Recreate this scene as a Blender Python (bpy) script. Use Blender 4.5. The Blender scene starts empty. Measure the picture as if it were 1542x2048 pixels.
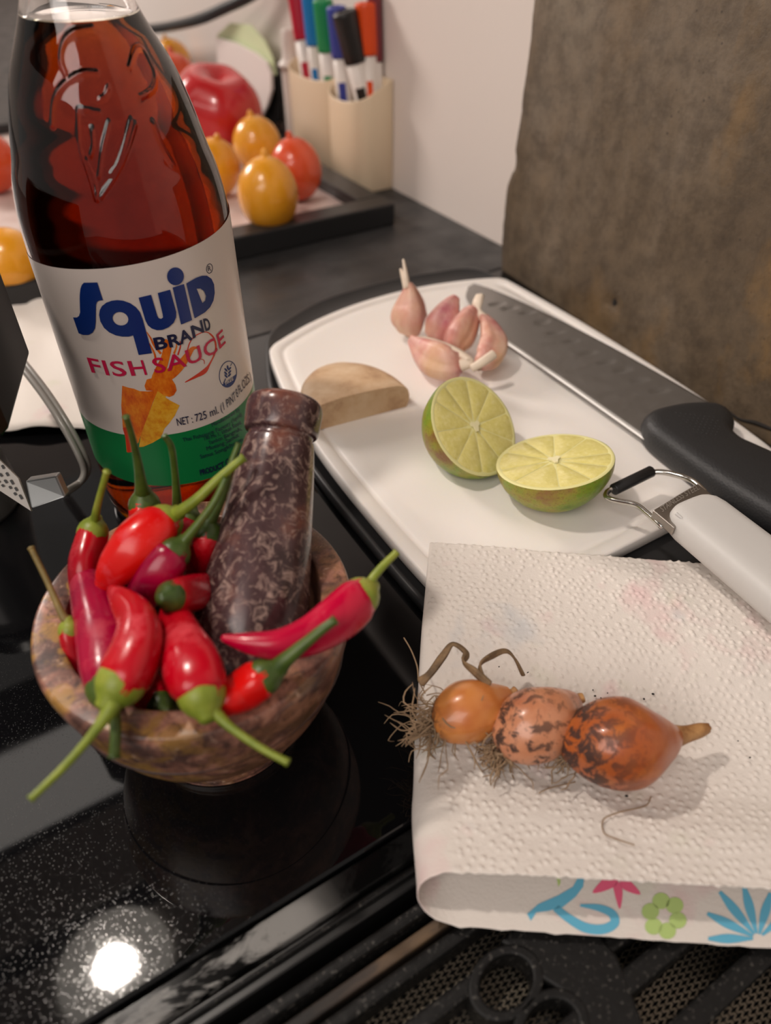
import bpy, bmesh, math, random
from mathutils import Vector, Matrix, noise
R = math.radians
V = Vector
random.seed(4)
sc = bpy.context.scene
COL = sc.collection

# ------------------------------------------------------------------ camera
CH, PITCH, YAW, FPX = 0.235, R(41.6), R(31.8), 1450.0
cam_d = bpy.data.cameras.new('camera')
cam = bpy.data.objects.new('camera', cam_d); COL.objects.link(cam)
cam.location = (0, 0, CH); cam.rotation_euler = (R(90) - PITCH, 0, -YAW)
cam_d.sensor_fit = 'VERTICAL'; cam_d.sensor_height = 36.0; cam_d.sensor_width = 27.1
cam_d.lens = FPX / 2048 * 36.0
cam_d.clip_start = 0.01
cam_d.dof.use_dof = True; cam_d.dof.focus_distance = 0.285; cam_d.dof.aperture_fstop = 7.0
sc.camera = cam
# ------------------------------------------------------------------ exposure, world
sc.view_settings.view_transform = 'Standard'; sc.view_settings.look = 'None'
sc.view_settings.gamma = 1.0; sc.view_settings.use_curve_mapping = False
sc.view_settings.exposure = 0.0
w = bpy.data.worlds.new('world'); sc.world = w; w.use_nodes = True
w.node_tree.nodes['Background'].inputs[0].default_value = (1.0, 0.91, 0.84, 1)
w.node_tree.nodes['Background'].inputs[1].default_value = 0.27
# ------------------------------------------------------------------ large area lights
def area(name, loc, target, size, power, col, size_y=None, shape=None):
    d = bpy.data.lights.new(name, 'AREA'); d.energy = power; d.color = col; d.size = size
    d.shape = shape or ('RECTANGLE' if size_y else 'SQUARE')
    if size_y: d.size_y = size_y
    o = bpy.data.objects.new(name, d); COL.objects.link(o); o.location = loc
    o.rotation_euler = (V(target) - V(loc)).to_track_quat('-Z', 'Y').to_euler()
    return o
WARM = (1.0, 0.89, 0.80)
area('room_fill_light', (-1.3, -0.55, 1.45), (0.1, 0.3, 0), 1.2, 22.0, (1.0, 0.91, 0.85), 1.2)  # unseen fill light, added to soften the shadows
area('added_back_light', (-0.40, 2.0, 0.9), (0.30, 0.75, 0.05), 0.4, 19.0, (1.0, 0.90, 0.83), 0.4)  # added light to lift the far wall and shine through the bottle

# pixel of the 1542x2048 photograph -> point in the room
_s, _c = math.sin(YAW), math.cos(YAW)
FW = V((_s*math.cos(PITCH), _c*math.cos(PITCH), -math.sin(PITCH)))
RT = V((_c, -_s, 0)); UP = V((_s*math.sin(PITCH), _c*math.sin(PITCH), math.cos(PITCH)))
CAM = V((0, 0, CH))
def ray(u, v): return FW + RT*((u-771)/FPX) - UP*((v-1024)/FPX)
def at(u, v, h=0.0):
    d = ray(u, v); return CAM + d*((h-CH)/d.z)
def ad(u, v, dep): return CAM + ray(u, v)*dep
def depth(p): return (V(p)-CAM).dot(FW)
def pxr(px, p): return px*depth(p)/FPX          # pixels -> metres at a point
def camdir(x, y, z): return (RT*x + UP*y - FW*z).normalized()

# ------------------------------------------------------------------ materials
def srgb(r, g, b):
    f = lambda c: (c/255/12.92) if c/255 <= 0.04045 else ((c/255+0.055)/1.055)**2.4
    return (f(r), f(g), f(b), 1)
class M:
    def __init__(s, name, col=(0.8, 0.8, 0.8, 1), rough=0.5, metal=0.0, **kw):
        s.m = bpy.data.materials.new(name); s.m.use_nodes = True
        s.t = s.m.node_tree; s.b = s.t.nodes['Principled BSDF']
        s.set('Base Color', col); s.set('Roughness', rough); s.set('Metallic', metal)
        for k, v in kw.items(): s.set(k.replace('_', ' '), v)
        s._co = None
    def set(s, k, v): s.b.inputs[k].default_value = v
    def co(s, scale=(1, 1, 1), rot=(0, 0, 0), loc=(0, 0, 0), kind='Object'):
        t = s.t.nodes.new('ShaderNodeTexCoord'); mp = s.t.nodes.new('ShaderNodeMapping')
        mp.inputs['Scale'].default_value = scale; mp.inputs['Rotation'].default_value = rot; mp.inputs['Location'].default_value = loc
        s.t.links.new(t.outputs[kind], mp.inputs[0]); return mp.outputs[0]
    def noise(s, scale, detail=4, rough=0.55, vec=None, dist=0.0):
        n = s.t.nodes.new('ShaderNodeTexNoise'); n.inputs['Scale'].default_value = scale
        n.inputs['Detail'].default_value = detail; n.inputs['Roughness'].default_value = rough; n.inputs['Distortion'].default_value = dist
        s.t.links.new(vec or s.co(), n.inputs['Vector']); return n.outputs['Fac']
    def voro(s, scale, feat='F1', vec=None, rnd=1.0, out='Distance'):
        n = s.t.nodes.new('ShaderNodeTexVoronoi'); n.feature = feat; n.inputs['Scale'].default_value = scale
        n.inputs['Randomness'].default_value = rnd
        s.t.links.new(vec or s.co(), n.inputs['Vector']); return n.outputs[out]
    def ramp(s, fac, stops):
        n = s.t.nodes.new('ShaderNodeValToRGB'); e = n.color_ramp.elements
        while len(e) < len(stops): e.new(0.5)
        for i, (p, c) in enumerate(stops):
            e[i].position = p; e[i].color = c if isinstance(c, tuple) else (c, c, c, 1)
        s.t.links.new(fac, n.inputs[0]); return n.outputs[0]
    def mix(s, fac, a, b, mode='MIX'):
        n = s.t.nodes.new('ShaderNodeMix'); n.data_type = 'RGBA'; n.blend_type = mode
        for i, x in ((0, fac), (6, a), (7, b)):
            if isinstance(x, (int, float)): n.inputs[i].default_value = x
            elif isinstance(x, tuple): n.inputs[i].default_value = x
            else: s.t.links.new(x, n.inputs[i])
        return n.outputs[2]
    def math(s, op, a, b=0.0):
        n = s.t.nodes.new('ShaderNodeMath'); n.operation = op
        for i, x in ((0, a), (1, b)):
            if isinstance(x, (int, float)): n.inputs[i].default_value = x
            else: s.t.links.new(x, n.inputs[i])
        return n.outputs[0]
    def sep(s, vec, i):
        n = s.t.nodes.new('ShaderNodeSeparateXYZ'); s.t.links.new(vec, n.inputs[0]); return n.outputs[i]
    def attr(s, name):
        n = s.t.nodes.new('ShaderNodeAttribute'); n.attribute_name = name; return n.outputs['Fac']
    def link(s, o, k): s.t.links.new(o, s.b.inputs[k]); return s
    def bump(s, h, strength=0.5, dist=0.001):
        n = s.t.nodes.new('ShaderNodeBump'); n.inputs['Strength'].default_value = strength; n.inputs['Distance'].default_value = dist
        s.t.links.new(h, n.inputs['Height']); s.t.links.new(n.outputs[0], s.b.inputs['Normal']); return s

# ------------------------------------------------------------------ geometry helpers
def link_mesh(name, verts, faces, mat, parent=None, smooth=True, recalc=True):
    me = bpy.data.meshes.new(name); me.from_pydata([tuple(v) for v in verts], [], faces); me.update()
    if recalc:
        bm = bmesh.new(); bm.from_mesh(me); bmesh.ops.recalc_face_normals(bm, faces=bm.faces); bm.to_mesh(me); bm.free()
    if smooth: me.polygons.foreach_set('use_smooth', [True]*len(me.polygons))
    me.materials.append(mat.m if isinstance(mat, M) else mat)
    o = bpy.data.objects.new(name, me); COL.objects.link(o)
    if parent is not None: adopt(o, parent)
    return o
def adopt(o, parent):
    o.parent = parent
    r = parent
    while r.parent is not None: r = r.parent
    if parent.parent is None and parent.type == 'EMPTY':
        o.matrix_parent_inverse = Matrix.Translation(-V(parent.location))
def tag(o, label=None, cat=None, group=None, kind=None):
    if label: o['label'] = label
    if cat: o['category'] = cat
    if group: o['group'] = group
    if kind: o['kind'] = kind
    return o
def thing(name, loc, label, cat, group=None):
    o = bpy.data.objects.new(name, None); o.empty_display_size = 0.01; COL.objects.link(o); o.location = loc
    return tag(o, label, cat, group)
def geo_join(parts):
    vs, fs = [], []
    for v, f in parts:
        k = len(vs); vs += list(v); fs += [tuple(i+k for i in q) for q in f]
    return vs, fs
def cr(pts, n):
    """Catmull-Rom through tuples, n steps a span"""
    if len(pts) < 3 or n < 2:
        return [tuple(p) for p in pts]
    out = []
    P = [tuple(2*a-b for a, b in zip(pts[0], pts[1]))] + [tuple(p) for p in pts] + [tuple(2*a-b for a, b in zip(pts[-1], pts[-2]))]
    for i in range(1, len(P)-2):
        for k in range(n):
            t = k/n
            out.append(tuple(0.5*((2*b)+(c-a)*t+(2*a-5*b+4*c-d)*t*t+(3*b-a-3*c+d)*t**3) for a, b, c, d in zip(P[i-1], P[i], P[i+1], P[i+2])))
    out.append(tuple(pts[-1])); return out
def tube(pts, rads, n=14, sub=5, shape=None, capround=True):
    """swept tube; rads one per point; shape(angle, f) scales the radius"""
    q = cr([tuple(p)+(r,) for p, r in zip(pts, rads)], sub)
    P = [V(x[:3]) for x in q]; Rr = [max(x[3], 1e-5) for x in q]
    T = [(P[min(i+1, len(P)-1)]-P[max(i-1, 0)]).normalized() for i in range(len(P))]
    N = T[0].orthogonal().normalized()
    rings = []
    def ring(c, t, nn, r, f):
        b = t.cross(nn).normalized()
        rings.append([c + (nn*math.cos(a)+b*math.sin(a))*r*(shape(a, f) if shape else 1) for a in [2*math.pi*k/n for k in range(n)]])
    L = len(P)
    for i in range(L):
        N = (N - T[i]*N.dot(T[i])).normalized()
        f = i/(L-1)
        if i == 0 and capround:
            for a in (75, 50, 25): ring(P[0]-T[0]*Rr[0]*math.sin(R(a))*capround, T[0], N, Rr[0]*math.cos(R(a)), 0)
        ring(P[i], T[i], N, Rr[i], f)
        if i == L-1 and capround:
            for a in (25, 50, 75): ring(P[-1]+T[-1]*Rr[-1]*math.sin(R(a))*capround, T[-1], N, Rr[-1]*math.cos(R(a)), 1)
    vs = [v for r_ in rings for v in r_]; fs = []
    for i in range(len(rings)-1):
        for k in range(n): fs.append((i*n+k, i*n+(k+1) % n, (i+1)*n+(k+1) % n, (i+1)*n+k))
    fs.append(tuple(range(n))[::-1]); fs.append(tuple((len(rings)-1)*n+k for k in range(n)))
    return vs, fs
def lathe(prof, n=48, M4=None, closed=False, wob=None):
    vs, fs = [], []
    for i, (r, h) in enumerate(prof):
        for k in range(n):
            a = 2*math.pi*k/n; rr = r*(wob(a, i) if wob else 1)
            v = V((rr*math.cos(a), rr*math.sin(a), h)); vs.append(M4 @ v if M4 else v)
    m = len(prof)
    for i in range(m if closed else m-1):
        j = (i+1) % m
        for k in range(n): fs.append((i*n+k, i*n+(k+1) % n, j*n+(k+1) % n, j*n+k))
    if not closed:
        fs.append(tuple(range(n))[::-1]); fs.append(tuple((m-1)*n+k for k in range(n)))
    return vs, fs
def box(x0, x1, y0, y1, z0, z1):
    vs = [(x, y, z) for x in (x0, x1) for y in (y0, y1) for z in (z0, z1)]
    return vs, [(0, 1, 3, 2), (4, 6, 7, 5), (0, 4, 5, 1), (2, 3, 7, 6), (0, 2, 6, 4), (1, 5, 7, 3)]
def bevel(o, wd, seg=2, ang=30):
    m = o.modifiers.new('bevel', 'BEVEL'); m.width = wd; m.segments = seg; m.limit_method = 'ANGLE'; m.angle_limit = R(ang); return o
def subsurf(o, n=1):
    m = o.modifiers.new('sub', 'SUBSURF'); m.levels = n; m.render_levels = n; return o
def prism(poly, z0, z1, top=None):
    """poly: list of (x, y); straight extrusion"""
    n = len(poly); vs = [(x, y, z0) for x, y in poly] + [(x, y, z1) for x, y in (top or poly)]
    fs = [tuple(range(n))[::-1], tuple(range(n, 2*n))] + [(i, (i+1) % n, n+(i+1) % n, n+i) for i in range(n)]
    return vs, fs
def orient(z, loc, x=None):
    z = V(z).normalized(); x = (V(x) - z*V(x).dot(z)).normalized() if x is not None else z.orthogonal().normalized()
    y = z.cross(x); m = Matrix((x, y, z)).transposed().to_4x4(); m.translation = V(loc); return m
def fill2d(loops, maxlen, name='art'):
    """filled flat outline (holes by even-odd) in any 2-D unit; returns verts2d, faces, edges cut to maxlen"""
    cu = bpy.data.curves.new(name, 'CURVE'); cu.dimensions = '2D'; cu.fill_mode = 'BOTH'
    for lp in loops:
        s = cu.splines.new('POLY'); s.points.add(len(lp)-1)
        for p, (x, y) in zip(s.points, lp): p.co = (x, y, 0, 1)
        s.use_cyclic_u = True
    return _flat(cu, maxlen)
def _flat(cu, maxlen):
    o = bpy.data.objects.new('tmp', cu); COL.objects.link(o)
    dg = bpy.context.evaluated_depsgraph_get(); me = bpy.data.meshes.new_from_object(o.evaluated_get(dg))
    bpy.data.objects.remove(o); bpy.data.curves.remove(cu)
    bm = bmesh.new(); bm.from_mesh(me); bpy.data.meshes.remove(me)
    bmesh.ops.remove_doubles(bm, verts=bm.verts, dist=1e-6)
    for _ in range(14):
        e = [e for e in bm.edges if e.calc_length() > maxlen]
        if not e: break
        bmesh.ops.subdivide_edges(bm, edges=e, cuts=1)
        bmesh.ops.triangulate(bm, faces=bm.faces)
    vs = [(v.co.x, v.co.y) for v in bm.verts]; bm.verts.index_update()
    fs = [tuple(v.index for v in f.verts) for f in bm.faces]; bm.free(); return vs, fs
def text2d(txt, maxlen=0.3, bold=0.0, space=1.0):
    cu = bpy.data.curves.new('txt', 'FONT'); cu.body = txt; cu.size = 1.0; cu.offset = bold; cu.space_character = space
    cu.resolution_u = 3
    return _flat(cu, maxlen)
CAPH = 0.72
def lay_text(txt, base, up0, up1, maxlen=0.3, bold=0.0, space=1.0):
    """text in a pixel frame along a baseline polyline; up0/up1 the cap-height vectors at its two ends"""
    vs, fs = text2d(txt, maxlen, bold, space)
    if not vs: return [], []
    x0 = min(v[0] for v in vs); x1 = max(v[0] for v in vs)
    b = cr([tuple(p) for p in base], 8)
    out = []
    for x, y in vs:
        f = (x-x0)/(x1-x0); k = min(int(f*(len(b)-1)), len(b)-2); g = f*(len(b)-1)-k
        bx = b[k][0]*(1-g)+b[k+1][0]*g; by = b[k][1]*(1-g)+b[k+1][1]*g
        ux = up0[0]*(1-f)+up1[0]*f; uy = up0[1]*(1-f)+up1[1]*f
        out.append((bx+ux*y/CAPH, by+uy*y/CAPH))
    return out, fs
def stroke(pts, widths, sub=6):
    """a tapering brush stroke outline in 2-D"""
    q = cr([tuple(p)+(w_,) for p, w_ in zip(pts, widths)], sub); L, Rr = [], []
    for i, (x, y, w_) in enumerate(q):
        a = q[max(i-1, 0)]; b = q[min(i+1, len(q)-1)]; dx, dy = b[0]-a[0], b[1]-a[1]; l = math.hypot(dx, dy) or 1
        L.append((x-dy/l*w_/2, y+dx/l*w_/2)); Rr.append((x+dy/l*w_/2, y-dx/l*w_/2))
    return L + Rr[::-1]
def blob(cx, cy, rx, ry, rot=0, n=24):
    c, s = math.cos(R(rot)), math.sin(R(rot))
    return [(cx+rx*math.cos(a)*c-ry*math.sin(a)*s, cy+rx*math.cos(a)*s+ry*math.sin(a)*c) for a in [2*math.pi*k/n for k in range(n)]]

# ================================================================== STRUCTURE
m_wall = M('wall_paint', srgb(226, 214, 206), 0.55)
m_wall.bump(m_wall.noise(60, 3), 0.08, 0.001)
WX = 0.399
tag(link_mesh('wall_right', *box(WX, WX+0.1, -1.2, 2.6, -0.9, 1.6), m_wall, smooth=False), 'white painted wall behind the worktop', kind='structure')
tag(link_mesh('wall_back', *box(-2.0, WX, 2.6, 2.7, -0.9, 1.6), m_wall, smooth=False), 'white wall at the far end', kind='structure')

m_counter = M('counter_laminate', srgb(66, 63, 62), 0.42)
m_counter.link(m_counter.ramp(m_counter.noise(14, 6, 0.65, m_counter.co((0.5, 2, 1))), [(0.3, srgb(25, 25, 26)), (0.7, srgb(58, 57, 57))]), 'Base Color')
m_counter.link(m_counter.ramp(m_counter.noise(40, 4), [(0.3, 0.3), (0.7, 0.55)]), 'Roughness')
tag(bevel(link_mesh('countertop', *box(-1.2, WX, 0.4225, 2.6, -0.04, 0), m_counter, smooth=False), 0.0015), 'dark grey matte worktop running along the white wall under the tray', 'countertop')
tag(bevel(link_mesh('countertop', *box(0.372, WX, -0.6, 0.4220, -0.04, 0), m_counter, smooth=False), 0.001), 'narrow dark grey worktop strip under the brown stone panel', 'countertop')

# hob -------------------------------------------------------------------
m_glass = M('hob_glass', (0.004, 0.004, 0.0045, 1), 0.035)
m_glass.set('IOR', 1.5)
v = m_glass.co()
vo = m_glass.t.nodes.new('ShaderNodeTexVoronoi'); vo.inputs['Scale'].default_value = 1300
m_glass.t.links.new(v, vo.inputs['Vector'])
sp0 = m_glass.ramp(vo.outputs['Distance'], [(0.13, 1.0), (0.33, 0.0)])
speck = m_glass.math('MULTIPLY', sp0, m_glass.ramp(m_glass.sep(vo.outputs['Color'], 0), [(0.1, 0.0), (0.5, 1.0)]))
zone = m_glass.ramp(m_glass.noise(9, 3), [(0.38, 0.0), (0.6, 1.0)])
grad = m_glass.ramp(m_glass.math('ADD', m_glass.math('MULTIPLY', m_glass.sep(v, 0), 6.0), m_glass.math('MULTIPLY', m_glass.sep(v, 1), 1.6)), [(0.0, 1.0), (0.30, 0.015)])
dust = m_glass.math('MULTIPLY', m_glass.math('MULTIPLY', speck, grad), m_glass.math('ADD', m_glass.math('MULTIPLY', zone, 0.7), 0.3))
m_glass.link(m_glass.mix(dust, (0.003, 0.003, 0.0035, 1), (0.04, 0.0395, 0.038, 1)), 'Base Color')
film = m_glass.ramp(m_glass.noise(30, 5, 0.7), [(0.35, 0.02), (0.75, 0.06)])
m_glass.link(m_glass.mix(dust, film, (0.42, 0.42, 0.42, 1)), 'Roughness')
m_black = M('black_enamel', (0.006, 0.006, 0.006, 1), 0.35)
m_well = M('grill_well', (0.004, 0.004, 0.004, 1), 0.6)
hob = thing('glass_hob', (0, 0.25, -0.006), 'black glass hob with dust specks and a lamp reflection', 'hob')
bevel(link_mesh('glass_panel', *box(-0.9, 0.371, 0.0895, 0.4215, -0.006, 0), m_glass, hob, smooth=False), 0.0012, 3)
link_mesh('hob_body', *box(-0.9, 0.371, 0.0895, 0.4215, -0.05, -0.0062), m_well, hob, smooth=False)

# grill in front of the glass ------------------------------------------
m_steel = M('worn_steel_trim', (0.20, 0.20, 0.195, 1), 0.3, 0.0, Specular_IOR_Level=0.12)
wear = m_steel.ramp(m_steel.noise(40, 6, 0.7, m_steel.co((0.35, 1.4, 1)), 1.2), [(0.46, 0.0), (0.52, 1.0)])
gx = m_steel.ramp(m_steel.sep(m_steel.co(), 0), [(0.022, 1.0), (0.036, 0.04)])
wear2 = m_steel.math('MULTIPLY', wear, gx)
m_steel.link(m_steel.mix(wear2, (0.004, 0.004, 0.004, 1), (0.22, 0.215, 0.205, 1)), 'Base Color')
m_steel.link(m_steel.mix(wear2, (0.12, 0.12, 0.12, 1), (0.5, 0.5, 0.5, 1)), 'Roughness')
m_iron = M('cast_iron', (0.012, 0.0115, 0.011, 1), 0.55, Specular_IOR_Level=0.3)
spk = m_iron.ramp(m_iron.noise(700, 3, 0.6), [(0.60, 0.0), (0.68, 1.0)])
m_iron.link(m_iron.mix(spk, (0.005, 0.0048, 0.0046, 1), (0.07, 0.065, 0.058, 1)), 'Base Color')
m_iron.bump(m_iron.noise(260, 4), 0.35, 0.0008)
m_rust = M('rusty_bar', srgb(92, 74, 60), 0.6)
m_rust.link(m_rust.ramp(m_rust.noise(60, 5, 0.7, m_rust.co((0.3, 1.5, 1))), [(0.35, srgb(22, 18, 15)), (0.55, srgb(64, 52, 43)), (0.75, srgb(116, 92, 66))]), 'Base Color')
gr = thing('grill_grate', (0.05, 0.02, -0.04), 'black cast iron grill grate with mesh in front of the glass hob', 'grill')
def barx(name, y0, y1, z0, z1, mat, x0=-0.4, x1=0.37, bv=0.0008):
    return bevel(link_mesh(name, *box(x0, x1, y0, y1, z0, z1), mat, gr, smooth=False), bv, 2)
barx('trim_strip', 0.0800, 0.0888, -0.03, -0.0015, m_steel)
barx('ledge', 0.0735, 0.0797, -0.03, -0.0042, m_black)
barx('ridge', 0.0765, 0.0780, -0.0042, -0.0022, m_iron)
barx('bar', 0.0652, 0.0690, -0.016, -0.0035, m_iron, bv=0.0012)
barx('rusty_bar', 0.0594, 0.0632, -0.018, -0.0065, m_rust)['label'] = 'rust stained bar'
barx('bar', 0.0530, 0.0572, -0.016, -0.0035, m_iron, bv=0.0012)
for x0, x1 in ((-0.4, 0.058), (0.088, 0.37)):
    barx('bar', 0.0405, 0.0452, -0.016, -0.0035, m_iron, x0, x1, 0.0012)
for yc in (0.0195, 0.0035, -0.013, -0.03):
    barx('bar', yc-0.0032, yc+0.0032, -0.016, -0.003, m_iron, 0.066 if yc > 0.01 else -0.4, 0.37, 0.0014)
barx('bar', 0.027, 0.0315, -0.016, -0.0035, m_iron, 0.092, 0.37, 0.0012)
# hub plate with two round eyes
hub = []
def ring_geo(cx, cy, r0, r1, z0, z1, n=32, sx=1.0):
    vs, fs = [], []
    for k in range(n):
        a = 2*math.pi*k/n; c, s = math.cos(a), math.sin(a)
        for r_, z in ((r0, z0), (r1, z0), (r1, z1), (r0, z1)): vs.append((cx+c*r_*sx, cy+s*r_, z))
    for k in range(n):
        j = (k+1) % n
        for q in range(4): fs.append((k*4+q, k*4+(q+1) % 4, j*4+(q+1) % 4, j*4+q))
    return vs, fs
for cx, cy in ((0.0640, 0.0378), (0.0675, 0.0225)):
    o = link_mesh('eye_ring', *ring_geo(cx, cy, 0.0062, 0.0088, -0.014, -0.0025, 36, 1.35), m_iron, gr, smooth=False); bevel(o, 0.0008, 2)
o = link_mesh('hub_plate', *prism([(0.069, 0.047), (0.094, 0.049), (0.096, 0.026), (0.090, 0.010), (0.0745, 0.010), (0.0765, 0.0265), (0.0725, 0.0345), (0.072, 0.041)], -0.014, -0.0028), m_iron, gr, smooth=False); bevel(o, 0.001, 2)
# expanded metal mesh
parts = []
for sgn in (1, -1):
    for k in range(-90, 130):
        y0 = -0.045; x0 = k*0.0046
        a = V((x0, y0, -0.0155)); b = V((x0+sgn*0.1105/0.36, 0.0655, -0.0155))
        t0, t1 = sorted(((-0.12-a.x)/(b.x-a.x), (0.36-a.x)/(b.x-a.x)))
        t0, t1 = max(t0, 0.0), min(t1, 1.0)
        if t1 <= t0: continue
        a, b = a.lerp(b, t0), a.lerp(b, t1)
        d = (b-a).normalized(); n_ = V((-d.y, d.x, 0))*0.00020
        z = V((0, 0, 0.0004))
        vs = [a+n_, a-n_, b-n_, b+n_, a+n_-z, a-n_-z, b-n_-z, b+n_-z]
        parts.append((vs, [(0, 1, 2, 3), (7, 6, 5, 4), (0, 4, 5, 1), (1, 5, 6, 2), (2, 6, 7, 3), (3, 7, 4, 0)]))
m_mesh = M('steel_mesh', (0.26, 0.225, 0.175, 1), 0.45, 1.0)
tag(link_mesh('wire_mesh', *geo_join(parts), m_mesh, gr, smooth=False), 'fine diamond wire mesh', kind='stuff')
link_mesh('drip_pan', *box(-0.9, 0.371, -0.6, 0.0888, -0.05, -0.032), m_well, gr, smooth=False)

# range hood above the hob: what the glass mirrors, and the lamp that lights the scene
m_hood = M('hood_steel', (0.62, 0.60, 0.57, 1), 0.6, 0.0)
m_hoodw = M('hood_glow_panel', (0.8, 0.78, 0.75, 1), 0.6)
m_hoodw.set('Emission Color', (1.0, 0.93, 0.86, 1)); m_hoodw.set('Emission Strength', 1.6)  # glow added so the glass mirrors a bright panel
LX, LY, LZ = -0.1046, 0.354, 0.60
hd = thing('range_hood', (-0.2, 0.4, LZ), 'steel range hood above the hob carrying the lamp', 'range hood')
bevel(link_mesh('hood_body', *box(-0.75, 0.34, 0.10, 0.78, LZ+0.012, LZ+0.16), m_black, hd, smooth=False), 0.003)  # unseen body, widened so the glass mirrors black
bevel(link_mesh('glow_panel', *box(-0.62, -0.026, 0.545, 0.665, LZ+0.002, LZ+0.012), m_hoodw, hd, smooth=False), 0.001)
bevel(link_mesh('filter_panel', *box(-0.62, 0.03, 0.425, 0.525, LZ+0.004, LZ+0.012), m_hood, hd, smooth=False), 0.001)
bevel(link_mesh('lamp_panel', *prism([(-0.62, 0.20), (0.05, 0.20), (0.03, 0.39), (-0.62, 0.41)], LZ+0.006, LZ+0.012), m_hood, hd, smooth=False), 0.001)
m_ring = M('lamp_diffuser', (0.9, 0.88, 0.85, 1), 0.4)
m_ring.set('Emission Color', (1.0, 0.9, 0.78, 1)); m_ring.set('Emission Strength', 2.0)
m_chrome = M('chrome', (0.75, 0.74, 0.72, 1), 0.15, 1.0)
link_mesh('lamp_diffuser', *ring_geo(LX, LY, 0.0262, 0.056, LZ, LZ+0.0055, 48), m_ring, hd, smooth=False)
area('hood_lamp', (LX, LY, LZ+0.001), (LX+0.06, LY-0.02, 0), 0.036, 1.8, WARM, shape='DISK')

# ================================================================== weathered slab against the wall
m_slab = M('weathered_slab', srgb(104, 90, 76), 0.62)
n1 = m_slab.noise(9, 8, 0.62, m_slab.co((1, 1, 0.8)), 0.4)
c1 = m_slab.ramp(n1, [(0.25, srgb(70, 57, 43)), (0.48, srgb(95, 80, 62)), (0.62, srgb(110, 96, 80)), (0.8, srgb(124, 112, 96))])
n2 = m_slab.ramp(m_slab.noise(70, 6, 0.7), [(0.38, srgb(60, 50, 40)), (0.55, (0.5, 0.5, 0.5, 1)), (0.72, (0.75, 0.72, 0.68, 1))])
c2 = m_slab.mix(0.35, c1, n2, 'OVERLAY')
och = m_slab.math('MULTIPLY', m_slab.ramp(m_slab.noise(16, 5, 0.6, m_slab.co((1, 1, 0.55), loc=(0.1, 0.3, 0.2))), [(0.52, 0.0), (0.68, 0.75)]),
                  m_slab.ramp(m_slab.sep(m_slab.co(), 1), [(0.20, 1.0), (0.36, 0.15)]))
c3 = m_slab.mix(och, c2, srgb(140, 106, 58))
pits = m_slab.ramp(m_slab.voro(190, 'F1'), [(0.08, 1.0), (0.16, 0.0)])
pitz = m_slab.math('MULTIPLY', pits, m_slab.ramp(m_slab.noise(20, 3), [(0.5, 0.0), (0.65, 0.8)]))
m_slab.link(m_slab.mix(pitz, c3, srgb(34, 28, 24)), 'Base Color')
m_slab.bump(m_slab.math('ADD', m_slab.noise(45, 8, 0.7), m_slab.math('MULTIPLY', m_slab.noise(400, 4), 0.35)), 0.55, 0.0016)
m_slab.link(m_slab.ramp(n1, [(0.3, 0.5), (0.7, 0.75)]), 'Roughness')
SA, SB = V((0.3655, 0.4215, 0)), V((0.3325, 0.02, 0))          # foot of the visible face
sd = (SB-SA).normalized(); sn = V((-sd.y, sd.x, 0)); sn = sn if sn.x < 0 else -sn
def on_slab(u, v):
    d = ray(u, v); t = (SA-CAM).dot(sn)/d.dot(sn); return CAM+d*t
edge_px = [(1004, 545), (1004, 500), (1006, 450), (1009, 430), (1011, 400), (1016, 371), (1021, 355), (1031, 335), (1033, 322), (1032, 300), (1037, 270), (1041, 240), (1044, 225), (1046, 190), (1051, 150), (1055, 120), (1061, 70), (1064, 40), (1069, 0), (1080, -90), (1092, -190)]
ed = [on_slab(*p) for p in edge_px]
zt = ed[-1].z
rows = []
NZ = 70
for j in range(NZ+1):
    z = zt*j/NZ
    for a, b in zip(ed, ed[1:]):
        if a.z-1e-6 <= z <= b.z+1e-6: e0 = a.lerp(b, (z-a.z)/(b.z-a.z)); break
    else: e0 = ed[0] if z < ed[1].z else ed[-1]
    s0 = max((e0-SA).dot(sd), 0.0) + 0.0006*noise.noise(V((0, 0, z*300)))
    rows.append([SA+sd*(s0+(0.42-s0)*k/80)+V((0, 0, z)) for k in range(81)])
hole = on_slab(1224, 606); crack = [on_slab(1216, 590), on_slab(1222, 520)]
vs = []
for r_ in rows:
    for p in r_:
        q = noise.noise(p*25)*0.0010 + noise.noise(p*90)*0.0004
        d1 = (p-hole).length
        q -= 0.004*math.exp(-(d1/0.0035)**2)
        vs.append(p + sn*q)
nf = len(vs); W1 = 81
vs += [p - sn*0.026 for r_ in rows for p in r_]
fs = [(j*W1+k, j*W1+k+1, (j+1)*W1+k+1, (j+1)*W1+k) for j in range(NZ) for k in range(80)]
fs += [(nf+j*W1+k+1, nf+j*W1+k, nf+(j+1)*W1+k, nf+(j+1)*W1+k+1) for j in range(NZ) for k in range(80)]
per = [(j, 0) for j in range(NZ+1)] + [(NZ, k) for k in range(1, 81)] + [(j, 80) for j in range(NZ-1, -1, -1)] + [(0, k) for k in range(79, 0, -1)]
idx = [j*W1+k for j, k in per]
fs += [(idx[i], idx[(i+1) % len(idx)], nf+idx[(i+1) % len(idx)], nf+idx[i]) for i in range(len(idx))]
slab = thing('stone_splashback', (0.36, 0.2, 0), 'weathered brown grey stone panel standing against the white wall', 'splashback')
link_mesh('stone_face', vs, fs, m_slab, slab)
m_dark = M('dark_hole', (0.012, 0.009, 0.007, 1), 0.9)
hv, hf = lathe([(0.0001, 0.0010), (0.0018, 0.0009), (0.0030, 0.0003), (0.0033, -0.001)], 14, orient(sn, hole-sn*0.0025, (0, 0, 1)), wob=lambda a, i: 1+0.3*math.sin(2*a+1))
link_mesh('screw_hole', hv, hf, m_dark, slab)
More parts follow.
